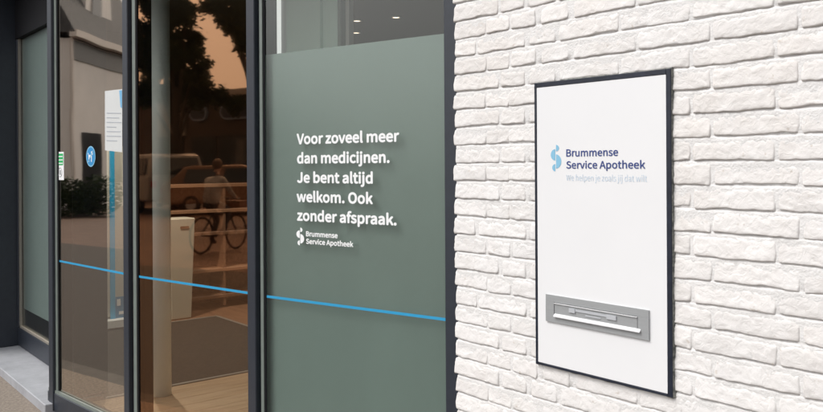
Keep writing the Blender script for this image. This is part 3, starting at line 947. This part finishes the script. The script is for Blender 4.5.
# ceiling downlights: two above the film, the rest unseen, added to brighten the room
M_LAMP = emit('warm_downlight', (1.0, 0.80, 0.60), 1.6)
spots = [(on_floor(px, py, IZ - .012), w_) for (px, py), w_ in zip(((357, 21), (396, 17.5)), ('left one of the two warm downlights above the film', 'right one of the two warm downlights above the film'))]
spots += [(Vector((-5.4, 2.9, IZ - .012)), 'added unseen downlight over the entrance mat'), (Vector((-6.2, 2.2, IZ - .012)), 'added unseen downlight brightening the information stand'),
          (Vector((-4.22, 1.80, IZ - .012)), 'added unseen downlight brightening the round column'),  # unseen lamp, added to lift the column
          (Vector((-3.6, 2.15, IZ - .012)), 'added unseen downlight brightening the pale green screen'),
          (Vector((-6.6, 3.9, IZ - .012)), 'added unseen downlight before the service counter'), (Vector((-7.0, 5.0, IZ - .012)), 'added unseen downlight at the far end of the service counter')]
for p, lab in spots:
    dlt = empty('ceiling_downlight', p, lab, 'downlight', 'ceiling downlights')
    bm = B(); ring(bm, p + Vector((0, 0, .004)), (0, 0, 1), .045, .008, 20, 6); build('trim_ring', bm, M_ALU2, dlt, smooth=True)
    bm = B(); tube(bm, p + Vector((0, 0, .003)), p + Vector((0, 0, .009)), .036, n=20); build('lamp_disc', bm, M_LAMP, dlt)
    ld = bpy.data.lights.new('downlight_beam', 'SPOT'); ld.energy = 190 if 'stand' in lab else (30 if 'screen' in lab else 16); ld.color = (1.0, .88, .74); ld.spot_size = rad(120); ld.spot_blend = .8; ld.shadow_soft_size = .04  # added stand and screen beams run stronger to brighten those two
    lo = bpy.data.objects.new('downlight_beam', ld); COL.objects.link(lo); lo.parent = dlt; lo.location = (0, 0, -.012)

# information stand: pale board with blue line, white foot
tb = fl(114, 328.5)
st = empty('information_stand', (tb.x, tb.y, FLOOR), 'pale information stand with blue upright on white foot behind far window', 'stand')
SYv = Vector((0, 1, 0))
def sp(x, y, dx=0.0): return on_plane(x, y, Vector((tb.x + dx, 0, 0)), Vector((1, 0, 0)))
def sbox(x0, x1, y0, y1, d0, d1, mat, name):
    a, b = sp(x0, y1, d1), sp(x1, y0, d1)
    bm = B(); box(bm, tb.x + d0, tb.x + d1, a.y, b.y, max(a.z, FLOOR + .004), b.z); return build(name, bm, mat, st)
M_BOARD = pbr('beige_board', (0.55, 0.53, 0.47), 0.6)
sbox(104.2, 128, 146, 318, -.04, 0, M_BOARD, 'board')
sbox(110.6, 114.2, 100, 326, .001, .012, pbr('bright_blue_paint', (0.03, 0.42, 0.75), .5), 'blue_upright')
sbox(115.6, 126, 296, 320, .001, .004, pbr('print_blue', (.05, .22, .42), .5), 'printed_panel')
sbox(117.0, 120.6, 299, 306, .005, .007, M_WHITE, 'printed_mark')
sbox(119.0, 123.6, 311, 314.5, .005, .007, M_WHITE, 'printed_mark')
sbox(104, 128, 319, 329.5, -.10, .10, M_WHITE, 'foot')
# waste bin / pedestal behind the column
wb = fl(178, 318.0)
pd = empty('pedestal_bin', (wb.x, wb.y, FLOOR), 'tapered beige pedestal bin beside the column inside', 'bin')
M_BEIGE = pbr('beige_laminate', (0.50, 0.45, 0.36), 0.5)
sc_ = (wb - Vector((0, 0, EYE))).dot(Fw) / FPX
hb = 100 * sc_
bm = B()
def bin_ring(hw, z):
    return [bm.verts.new((wb.x + a * .10 * hw, wb.y + b * hw * .11, FLOOR + .002 + z)) for a, b in ((-1, -1), (1, -1), (1, 1), (-1, 1))]
r0, r1 = bin_ring(.86, 0), bin_ring(1.12, hb)
bm.faces.new(r0[::-1]); bm.faces.new(r1)
for i in range(4): bm.faces.new((r0[i], r0[(i + 1) % 4], r1[(i + 1) % 4], r1[i]))
build('body', bm, M_BEIGE, pd, bevel=.008)
bm = B(); box(bm, wb.x + .108, wb.x + .116, wb.y - .02, wb.y + .06, FLOOR + hb - .09, FLOOR + hb - .07); build('slot', bm, M_WALN, pd)
# wooden counter along the back, with shelves
ct = empty('service_counter', (-7.6, 4.2, FLOOR), 'brown wooden counter with open shelves at the back of the shop', 'counter')
CXF = MX0 - .35
def cbox(y0, y1, z0, z1, d0, d1, mat, name):
    bm = B(); box(bm, CXF + d0, CXF + d1, y0, y1, z0 + FLOOR, z1 + FLOOR); build(name, bm, mat, ct, bevel=.002)
M_SHELF = wood_mat('light_wood_edge', (.30, .15, .08), (.40, .21, .12), axis=1)
cbox(2.9, 5.4, .02, 1.18, -.55, -.33, M_WALN, 'back_panel')
for k, z in enumerate((.10, .36, .72, .94, 1.19)):
    cbox(2.9, 5.4, z, z + .03, -.328, -.02, M_SHELF if k in (1, 3, 4) else M_WALN, 'shelf')
for k in range(5):
    cbox(2.9 + .62 * k, 2.925 + .62 * k, .02, 1.185, -.329, -.03, M_WALN, 'divider')

# ================================================================ the street behind the camera (seen mirrored in the glass)
def virt(f, x, y, d):                                    # where a mirrored thing really stands
    return f.reflect(at_depth(x, y, d))
def gnd(f, x, d):
    p = virt(f, x, HY, d); p.z = -0.012
    return p
GZ = -0.012
M_CREAM = pbr('cream_render', (0.82, 0.79, 0.75), 0.8, var=.05, scale=1.5)
M_TILE = pbr('dark_roof_tile', (0.055, 0.055, 0.055), 0.7, var=.3, scale=6, bump=.6, bscale=14)
M_GUT = pbr('white_gutter', (0.66, 0.60, 0.54), 0.5)
M_OPEN = pbr('dark_opening', (0.012, 0.012, 0.014), 0.4)
M_WGL = pbr('house_window_glass', (0.03, 0.035, 0.04), 0.08, spec=0.6)
M_TRIM = pbr('house_trim', (0.55, 0.53, 0.50), .6)

# --- house with steep dark roof
ha, hb_ = gnd(F1, 71, 25.0), gnd(F1, 135, 30.5)
hd = (hb_ - ha).normalized()
hn = Vector((-hd.y, hd.x, 0))
if (Vector((0, 0, 0)) - ha).dot(hn) < 0: hn = -hn       # hn faces the shop
HW = (hb_ - ha).length + 1.0
house = empty('house', ha, 'cream rendered house with steep dark tiled roof across the street, seen mirrored', 'house')
def hp(u, z, o=0.0): 
    p = ha + hd * u + hn * o
    return Vector((p.x, p.y, GZ + z))
def hbox(u0, u1, z0, z1, o0, o1, mat, name, par=None):
    bm = B(); prism(bm, [hp(u0, 0, o0), hp(u1, 0, o0), hp(u1, 0, o1), hp(u0, 0, o1)], GZ + z0, GZ + z1)
    return build(name, bm, mat, par or house)
EZ = 5.55
hbox(0, HW, 0, EZ, 0, -4.2, M_CREAM, 'wall')
hbox(-.3, HW + .3, EZ, EZ + .22, .35, .10, M_GUT, 'gutter')
hbox(0, HW, EZ - .65, EZ - .05, .04, .002, M_OPEN, 'eave_board')
bm = B()
rv = [hp(-.3, EZ + .15, .3), hp(HW + .3, EZ + .15, .3), hp(HW + .3, EZ + 4.6, -2.1), hp(-.3, EZ + 4.6, -2.1), hp(HW + .3, EZ + .15, -4.5), hp(-.3, EZ + .15, -4.5)]
v = [bm.verts.new(p) for p in rv]
bm.faces.new((v[0], v[1], v[2], v[3])); bm.faces.new((v[3], v[2], v[4], v[5])); bm.faces.new((v[0], v[3], v[5])); bm.faces.new((v[1], v[4], v[2])); bm.faces.new((v[0], v[5], v[4], v[1]))
build('roof', bm, M_TILE, house)
hbox(1.75, 4.0, EZ + .9, EZ + 3.2, -.3, -2.1, M_CREAM, 'dormer')
w1 = hbox(2.25, 3.2, EZ + 1.1, EZ + 2.8, -.27, -.29, M_TRIM, 'window'); hbox(2.33, 3.12, EZ + 1.18, EZ + 2.72, -.25, -.265, M_WGL, 'pane', w1)
hbox(.8, 2.3, 0, 2.6, .03, .002, M_OPEN, 'door')
w1 = hbox(3.0, 4.2, .8, 2.6, .03, .002, M_TRIM, 'window'); hbox(3.1, 4.1, .9, 2.5, .05, .032, M_WGL, 'pane', w1)
hbox(-.12, -.02, 0, EZ, .14, .04, M_GUT, 'drainpipe')
# --- narrow neighbour left of it
n0, n1 = gnd(F1, 42, 26.0), gnd(F1, 72.5, 28.0)
nd = (n1 - n0).normalized(); nn = Vector((-nd.y, nd.x, 0))
if (-n0).dot(nn) < 0: nn = -nn
nb = empty('house', n0, 'narrow beige house with dark flat roof left of the cream house, seen mirrored', 'house')
def nbox(u0, u1, z0, z1, o0, o1, mat, name, par=None):
    q_ = lambda u, o: n0 + nd * u + nn * o
    bm = B(); prism(bm, [q_(u0, o0), q_(u1, o0), q_(u1, o1), q_(u0, o1)], GZ + z0, GZ + z1)
    return build(name, bm, mat, par or nb)
NL = (n1 - n0).length
nbox(0, NL, 0, 7.0, 0, -7, M_CREAM, 'wall'); nbox(-.2, NL + .1, 7.0, 8.6, .3, -7.3, M_TILE, 'roof')
w1 = nbox(NL * .62, NL * .88, 3.6, 4.5, .05, .002, M_OPEN, 'window'); nbox(NL * .64, NL * .86, 3.66, 4.44, .06, .052, M_WGL, 'pane', w1)
nbox(NL * .58, NL * .92, 3.42, 3.55, .12, .002, M_TRIM, 'window_sill')
nbox(NL * .30, NL * .52, 0, 2.3, .05, .002, M_OPEN, 'door')

# --- low shop with signboards
s0, s1 = gnd(F2, 110, 36.0), gnd(F2, 262, 31.0)
sdv = (s1 - s0).normalized(); sn = Vector((-sdv.y, sdv.x, 0))
if (-s0).dot(sn) < 0: sn = -sn
SL = (s1 - s0).length
shop = empty('shop_building', s0, 'low dark shop with rounded blue signboards across the street, seen mirrored', 'shop')
def sq(u, o): return s0 + sdv * u + sn * o
def sbx(u0, u1, z0, z1, o0, o1, mat, name, par=None):
    bm = B(); prism(bm, [sq(u0, o0), sq(u1, o0), sq(u1, o1), sq(u0, o1)], GZ + z0, GZ + z1)
    return build(name, bm, mat, par or shop)
M_SHOPW = pbr('shop_wall_brown', (0.10, 0.075, 0.06), .8)
M_SIGNB = pbr('sign_navy', (0.02, 0.03, 0.06), .4)
M_SIGNL = pbr('sign_light_blue', (0.30, 0.42, 0.60), .4)
sbx(-4, SL + 1, 0, 4.3, 0, -8, M_SHOPW, 'wall')
sbx(-4, SL + 1, 4.3, 4.55, .25, -8, M_TRIM, 'roof_edge')
def us(x): return SL * (x - 110) / 152.0
sbx(us(165), us(192), 2.75, 4.2, .12, .002, pbr('grey_facade_panel', (.30, .29, .26), .7), 'facade_panel')
for xa, xb in ((166, 189), (196.5, 222), (224.5, 262)):
    f_ = sbx(us(xa), us(xb), 0.1, 2.7, .04, .002, M_OPEN, 'window')
    sbx(us(xa) + .15, us(xb) - .15, .3, 2.55, .06, .042, M_WGL, 'pane', f_)
def pill(u0, u1, z0, z1, o0, o1, mat, name, par):
    bm = B(); r = (z1 - z0) / 2; pts_ = []
    for i in range(9):
        t = -math.pi / 2 + math.pi * i / 8; pts_.append((u1 - r + r * math.cos(t), (z0 + z1) / 2 + r * math.sin(t)))
    for i in range(9):
        t = math.pi / 2 + math.pi * i / 8; pts_.append((u0 + r + r * math.cos(t), (z0 + z1) / 2 + r * math.sin(t)))
    a = [bm.verts.new(Vector((*sq(u, o1).xy, GZ + z))) for u, z in pts_]; b = [bm.verts.new(Vector((*sq(u, o0).xy, GZ + z))) for u, z in pts_]
    bm.faces.new(a); bm.faces.new(b[::-1])
    for i in range(len(a)): bm.faces.new((a[i], b[i], b[(i + 1) % len(a)], a[(i + 1) % len(a)]))
    return build(name, bm, mat, par)
for xa, xb in ((197, 214), (227, 262)):
    p0 = pill(us(xa), us(xb), 3.35, 4.0, .14, .002, M_SIGNL, 'signboard', shop)
    pill(us(xa) + .08, us(xb) - .08, 3.43, 3.92, .17, .142, M_SIGNB, 'sign_face', p0)

# --- trees
M_BARK = pbr('bark', (0.07, 0.055, 0.045), .9, var=.25, scale=14, bump=.6)
def leaf_mat(name, c):
    mt = pbr(name, c, .6, var=.4, scale=1.2); return mt
LEAFM = [leaf_mat('leaf_dark', (.035, .06, .02)), leaf_mat('leaf_mid', (.05, .075, .028))]
def tree(base, H, clumps, n_leaf, seed, label, mat):
    """clumps: list of (centre Vector, radius)"""
    rn = random.Random(seed)
    t = empty('street_tree', base, label, 'tree', 'trees across the street')
    bm = B()
    top = base + Vector((0, 0, H * .55))
    tube(bm, base, base + Vector((.05, .05, H * .25)), .24, .19, 10); tube(bm, base + Vector((.05, .05, H * .25)), top, .19, .11, 10)
    for c, r in clumps:
        k = base + Vector((0, 0, H * rn.uniform(.25, .5)))
        tube(bm, k, k.lerp(c, .5) + Vector((0, 0, .3)), .08, .05, 6); tube(bm, k.lerp(c, .5) + Vector((0, 0, .3)), c, .05, .015, 6)
    build('trunk', bm, M_BARK, t, smooth=True)
    V, Fc = [], []
    sub = []
    for c, r in clumps:                                  # break each mass into smaller uneven tufts
        for _ in range(9):
            d = Vector((rn.gauss(0, 1), rn.gauss(0, 1), rn.gauss(0, .8))).normalized() * r * rn.uniform(.25, .95)
            sub.append((c + d, r * rn.uniform(.22, .48)))
    clumps = sub
    tot = sum(r * r for _, r in clumps)
    for c, r in clumps:
        for _ in range(int(n_leaf * r * r / tot)):
            d = Vector((rn.gauss(0, 1), rn.gauss(0, 1), rn.gauss(0, .8))).normalized() * r * rn.random() ** .45
            p = c + d + Vector((rn.gauss(0, .1), rn.gauss(0, .1), rn.gauss(0, .1)))
            a = Vector((rn.gauss(0, 1), rn.gauss(0, 1), rn.gauss(0, 1))).normalized(); b = a.orthogonal().normalized()
            s_ = rn.uniform(.05, .11); b0 = len(V)
            V += [p - a * s_, p + b * s_ * .55, p + a * s_, p - b * s_ * .55]; Fc.append((b0, b0 + 1, b0 + 2, b0 + 3))
    me_ = bpy.data.meshes.new('crown'); me_.from_pydata(V, [], Fc)
    mesh_obj('crown', me_, mat, t)
def cl(f, pts, d): 
    return [(virt(f, x, y, d + dd), r * d / FPX) for x, y, r, dd in pts]
td = 27.0
tree(gnd(F2, 176, td), 7.5, cl(F2, [(148, 60, 22, 0), (160, 30, 22, 1), (172, 62, 26, 0), (184, 44, 18, 1), (194, 66, 15, -1), (203, 84, 12, 0), (176, 90, 18, 1), (219, 98, 9, 0), (236, 105, 8, 0), (186, 14, 12, 0), (168, 4, 18, 0), (150, 0, 20, 1), (200, 98, 11, 0), (140, 95, 18, 0)], td), 42000, 4, 'broad tree before the low shop, biggest crown in the middle window', LEAFM[0])
td = 21.0
tree(gnd(F2, 268, td), 7.5, cl(F2, [(266, 18, 15, 0), (244, 34, 9, 0), (232, 28, 8, 0), (240, 12, 10, 0), (224, 16, 8, 0), (212, 6, 9, 0), (250, 2, 14, 0), (292, 60, 22, 0), (290, 25, 26, 0), (228, -6, 10, 0), (270, -20, 26, 0), (244, 46, 6, 0)], td), 22000, 9, 'tree at the edge of the middle window reaching thin twigs over the sky', LEAFM[1])
# --- vehicles
def car(base, fwd, Lc, Wc, Hc, paint, label, roof=(.30, .95), van=False):
    up = Vector((0, 0, 1)); fwd = fwd.normalized(); lf = up.cross(fwd)
    c = empty('parked_van' if van else 'parked_car', base, label, 'van' if van else 'car', 'vehicles parked across the street')
    if van: prof = [(-.5, .22), (-.5, .62), (-.485, .97), (-.44, 1.0), (.18, 1.0), (.30, .93), (.40, .60), (.49, .52), (.5, .22)]
    else: prof = [(-.5, .22), (-.5, .60), (-.46, .66), (-.34, .97), (-.28, 1.0), (.04, 1.0), (.10, .97), (.24, .66), (.46, .56), (.5, .45), (.5, .22)]
    def P(u, s_, z): return base + fwd * (u * Lc) + lf * (s_ * Wc) + up * (z * Hc)
    def wd(z): return .5 if z < .62 else .5 - .11 * (z - .62) / .38
    bm = B()
    L_ = [bm.verts.new(P(u, -wd(z), z)) for u, z in prof]; R_ = [bm.verts.new(P(u, wd(z), z)) for u, z in prof]
    bm.faces.new(L_); bm.faces.new(R_[::-1]); n = len(prof)
    for i in range(n): bm.faces.new((L_[i], R_[i], R_[(i + 1) % n], L_[(i + 1) % n]))
    build('body', bm, paint, c, bevel=.05, seg=2, smooth=False)
    def win(pts):
        bm = B(); bm.faces.new([bm.verts.new(p) for p in pts]); build('window', bm, M_WGL, c)
    def end_win(ua, za, ub2, zb, s):
        d_ = fwd * s * .012
        win([P(ua, -wd(za) * .86, za) + d_, P(ua, wd(za) * .86, za) + d_, P(ub2, wd(zb) * .86, zb) + d_, P(ub2, -wd(zb) * .86, zb) + d_])
    if van: end_win(-.499, .66, -.487, .93, -1); end_win(.385, .645, .308, .90, 1)
    else: end_win(-.452, .68, -.352, .94, -1); end_win(.23, .68, .112, .94, 1)
    for sd_ in (-1, 1):
        for a, b in (((-.42, -.12), (-.10, .22)) if van else ((-.36, -.10), (-.08, .16))):
            win([P(u, sd_ * (wd(z) + .006), z) for u, z in ((a, .67), (b, .67), (b - .02, .93), (a + .03, .93))])
        for u in (-.31, .31):
            bm = B(); cc = P(u, sd_ * .46, 0) + up * .31
            ring(bm, cc, lf, .22, .085, 24, 8); wh = build('wheel', bm, M_DARK, c, smooth=True)
            bm = B(); tube(bm, cc - lf * .05, cc + lf * .05, .19, n=18); build('rim', bm, M_ALU2, wh)
        bm = B(); e_ = P(-.5, sd_ * .40, .5) - fwd * .012; box(bm, -.08, .08, -.015, .015, -.10, .10)
        bmesh.ops.transform(bm, matrix=Matrix.Translation(e_) @ Matrix.Rotation(math.atan2(lf.y, lf.x), 4, 'Z'), verts=bm.verts); build('tail_light', bm, pbr('tail_red', (.4, .02, .02), .3), c)
        bm = B(); e_ = P(.495, sd_ * .36, .46) + fwd * .012; box(bm, -.14, .14, -.02, .02, -.07, .07)
        bmesh.ops.transform(bm, matrix=Matrix.Translation(e_) @ Matrix.Rotation(math.atan2(lf.y, lf.x), 4, 'Z'), verts=bm.verts); build('headlight', bm, pbr('headlamp', (.7, .7, .68), .15), c)
    bm = B(); q0 = P(-.5, 0, .28) - fwd * .02; box(bm, -.26, .26, -.01, .01, -.06, .06)
    bmesh.ops.transform(bm, matrix=Matrix.Translation(q0) @ Matrix.Rotation(math.atan2(lf.y, lf.x), 4, 'Z'), verts=bm.verts); build('number_plate', bm, pbr('plate_yellow', (.7, .5, .05), .4), c)
M_SILV = pbr('silver_paint', (.34, .35, .35), .3, .3); M_BROWNP = pbr('bronze_paint', (.22, .13, .08), .3, .3); M_GREYCAR = pbr('grey_paint', (.10, .105, .11), .3, .3)
vb_ = gnd(F2, 150, 26.0)
vdir = (vb_ - Vector((-3.4, 1.5, 0))).normalized()
car(vb_, Vector((vdir.x, vdir.y, 0)) @ Matrix.Rotation(.35, 3, 'Z'), 4.4, 1.85, 1.85, M_SILV, 'silver van parked across the street, seen from behind in the middle window', van=True)
cb_ = gnd(F2, 232, 24.5)
car(cb_, Vector((-vdir.y, vdir.x, 0)), 4.2, 1.75, 1.48, M_BROWNP, 'bronze hatchback parked before the low shop, seen mirrored')
def shrub(base, r, seed, label):
    rn = random.Random(seed)
    t = empty('shrub', base, label, 'shrub', 'shrubs before the cream house')
    bm = B()
    for _ in range(6): tube(bm, base, base + Vector((rn.gauss(0, r * .4), rn.gauss(0, r * .4), r * rn.uniform(.8, 1.5))), .02, .006, 6)
    build('stem', bm, M_BARK, t)
    V, Fc = [], []
    for _ in range(1600):
        d = Vector((rn.gauss(0, 1), rn.gauss(0, 1), rn.gauss(0, .9))).normalized() * r * rn.random() ** .4
        p = base + Vector((0, 0, r * .9)) + d
        p.z = max(p.z, .05)
        a = Vector((rn.gauss(0, 1), rn.gauss(0, 1), rn.gauss(0, 1))).normalized(); b = a.orthogonal().normalized()
        s_ = rn.uniform(.04, .09); b0 = len(V)
        V += [p - a * s_, p + b * s_ * .55, p + a * s_, p - b * s_ * .55]; Fc.append((b0, b0 + 1, b0 + 2, b0 + 3))
    me_ = bpy.data.meshes.new('foliage'); me_.from_pydata(V, [], Fc); mesh_obj('foliage', me_, LEAFM[0], t)
shrub(gnd(F1, 68, 23.0), .62, 31, 'dark shrub furthest from the notice, mirrored before the cream house')
shrub(gnd(F1, 84, 24.0), .50, 32, 'small dark shrub under the round sticker, mirrored before the cream house')
shrub(gnd(F1, 99, 23.4), .66, 33, 'dark shrub nearest the notice, mirrored before the cream house')

# --- cyclist
def skin_body(name, joints, edges, mat, parent, root=0, sub=2):
    me_ = bpy.data.meshes.new(name)
    me_.from_pydata([j[:3] for j in joints], edges, [])
    o = bpy.data.objects.new(name + '_tmp', me_)
    COL.objects.link(o)
    md = o.modifiers.new('Skin', 'SKIN')
    for i, j in enumerate(joints):
        sv = me_.skin_vertices[0].data[i]
        sv.radius = (j[3], j[3] if len(j) < 5 else j[4]); sv.use_root = (i == root)
    o.modifiers.new('Subd', 'SUBSURF').levels = sub
    bpy.context.view_layer.update()
    dg = bpy.context.evaluated_depsgraph_get()
    m2 = bpy.data.meshes.new_from_object(o.evaluated_get(dg))
    m2.name = name
    bpy.data.objects.remove(o)
    for p in m2.polygons: p.use_smooth = True
    m2.materials.clear()
    return m2
bk = gnd(F2, 219, 13.5)
td_ = (bk - Vector((-3.4, 1.5, 0))); td_.z = 0; td_.normalize()
ang = math.atan2(td_.y, td_.x) + 0.65                    # rides across the view, turned a little away
bike = empty('bicycle', bk, 'black city bicycle under a rider across the pavement, seen mirrored in middle window', 'bicycle', rotz=ang)
def local_build(name, bm, mat, parent, smooth=True):
    bmesh.ops.recalc_face_normals(bm, faces=bm.faces)
    me_ = bpy.data.meshes.new(name); bm.to_mesh(me_); bm.free()
    for p in me_.polygons: p.use_smooth = smooth
    me_.materials.append(mat)
    o = bpy.data.objects.new(name, me_); COL.objects.link(o); o.parent = parent
    return o
M_BIKE = pbr('black_bike_paint', (.02, .02, .022), .35)
for xw in (-.55, .55):
    bm = B(); ring(bm, (xw, 0, .36), (0, 1, 0), .335, .022, 32, 8); wh = local_build('wheel', bm, M_DARK, bike)
    bm = B()
    for k in range(14):
        t = 2 * math.pi * k / 14; tube(bm, (xw, 0, .36), (xw + .32 * math.cos(t), 0, .36 + .32 * math.sin(t)), .002, n=4)
    local_build('spokes', bm, M_ALU2, wh)
bm = B()
for a, b in (((-.12, 0, .30), (-.22, 0, .85)), ((-.12, 0, .30), (.36, 0, .62)), ((-.20, 0, .74), (.34, 0, .80)), ((-.55, 0, .36), (-.12, 0, .30)), ((-.55, 0, .36), (-.2, 0, .76)), ((.33, 0, .86), (.42, 0, .60)), ((.42, 0, .6), (.55, 0, .36))):
    tube(bm, a, b, .018, n=8)
local_build('frame', bm, M_BIKE, bike)
bm = B(); tube(bm, (.32, 0, .88), (.30, 0, 1.05), .012); tube(bm, (.30, -.28, 1.06), (.30, .28, 1.06), .013); tube(bm, (.30, -.28, 1.06), (.14, -.30, 1.04), .014); tube(bm, (.30, .28, 1.06), (.14, .30, 1.04), .014)
local_build('handlebar', bm, M_BIKE, bike)
bm = B(); prism(bm, [(-.38, -.10), (-.34, -.11), (-.12, -.03), (-.08, 0), (-.12, .03), (-.34, .11), (-.38, .10)], .88, .94); local_build('saddle', bm, M_DARK, bike, False)
bm = B(); box(bm, .44, .74, -.17, .17, .78, 1.0); local_build('basket', bm, M_WALN, bike, False)
rider = empty('person', bk, 'person in pale jacket and dark trousers riding a bicycle, seen mirrored', 'person', rotz=ang)
J = [(-.24, 0, .98, .15, .17), (-.20, 0, 1.18, .14, .17), (-.10, 0, 1.40, .15, .20), (-.06, 0, 1.50, .07, .08), (-.04, 0, 1.57, .055), (-.01, 0, 1.66, .085, .095), (0, 0, 1.76, .07, .08),
     (-.08, .20, 1.42, .07), (.02, .27, 1.20, .05), (.16, .29, 1.08, .035), (.20, .29, 1.06, .03),
     (-.08, -.20, 1.42, .07), (.02, -.27, 1.20, .05), (.16, -.29, 1.08, .035), (.20, -.29, 1.06, .03),
     (-.20, .11, .95, .10), (.16, .12, .82, .075), (-.02, .13, .42, .05), (.10, .13, .34, .045),
     (-.20, -.11, .95, .10), (.10, -.12, .62, .075), (-.10, -.13, .24, .05), (.03, -.13, .16, .045)]
E = [(0, 1), (1, 2), (2, 3), (3, 4), (4, 5), (5, 6), (2, 7), (7, 8), (8, 9), (9, 10), (2, 11), (11, 12), (12, 13), (13, 14), (0, 15), (15, 16), (16, 17), (17, 18), (0, 19), (19, 20), (20, 21), (21, 22)]
mb = skin_body('body', J, E, None, rider)
mats = [pbr('pale_jacket', (.34, .36, .37), .8, var=.1, scale=12), pbr('dark_trousers', (.03, .035, .05), .85), pbr('skin', (.50, .32, .24), .6), pbr('shoe', (.03, .02, .02), .6)]
for mm in mats: mb.materials.append(mm)
for p in mb.polygons:
    c = p.center
    p.material_index = 2 if c.z > 1.50 or (c.x > .14 and 1.0 < c.z < 1.14) else (0 if c.z > .98 or (c.x < -.3 and c.z > .9) else (3 if (c.z < .38 and c.y > 0) or (c.z < .2) else 1))
o = bpy.data.objects.new('body', mb); COL.objects.link(o); o.parent = rider
bm = B(); bmesh.ops.create_uvsphere(bm, u_segments=20, v_segments=12, radius=.112)
for v in bm.verts:
    v.co = Vector((v.co.x * 1.05 - .03, v.co.y * .95, v.co.z * 1.05 + 1.735))
    if v.co.x > .05 and v.co.z < 1.76: v.co.x = .04
local_build('hair', bm, pbr('brown_hair', (.10, .055, .03), .7), rider)
bm = B(); bmesh.ops.create_cone(bm, segments=8, radius1=.018, radius2=.004, depth=.035, cap_ends=True, matrix=Matrix.Translation((.095, 0, 1.70)) @ Matrix.Rotation(math.pi / 2, 4, 'Y'))
local_build('nose', bm, mats[2], rider)

bike.scale = rider.scale = (.86, .86, .86)

# --- neighbouring building beyond the porch (only seen by stepping sideways)
ng = empty('neighbour_building', (DX0 - 5, 1.1, 0), 'brown brick neighbouring building left of the dark porch wall', 'building')
M_NB = pbr('brown_brick', (0.20, 0.12, 0.085), .85, var=.2, scale=9, bump=.3, bscale=40)
def gbox(x0, x1, y0, y1, z0, z1, mat, name, par=None):
    bm = B(); box(bm, x0, x1, y0, y1, z0, z1); return build(name, bm, mat, par or ng)
gbox(DX0 - 12, DX0 - .305, 1.25, DY + .095, .002, 6.5, M_NB, 'wall')
gbox(DX0 - 12.2, DX0 - .305, 1.0, DY + .3, 6.503, 6.8, M_TRIM, 'roof_edge')
for k in range(4):
    xw = DX0 - 2.6 - 2.6 * k
    for z0_ in (.8, 3.9):
        wv_ = gbox(xw, xw + 1.5, 1.22, 1.248, z0_, z0_ + 1.6, M_TRIM, 'window'); gbox(xw + .08, xw + 1.42, 1.205, 1.218, z0_ + .08, z0_ + 1.52, M_WGL, 'pane', wv_)
        gbox(xw - .06, xw + 1.56, 1.14, 1.247, z0_ - .08, z0_ - .002, M_TRIM, 'window_sill')
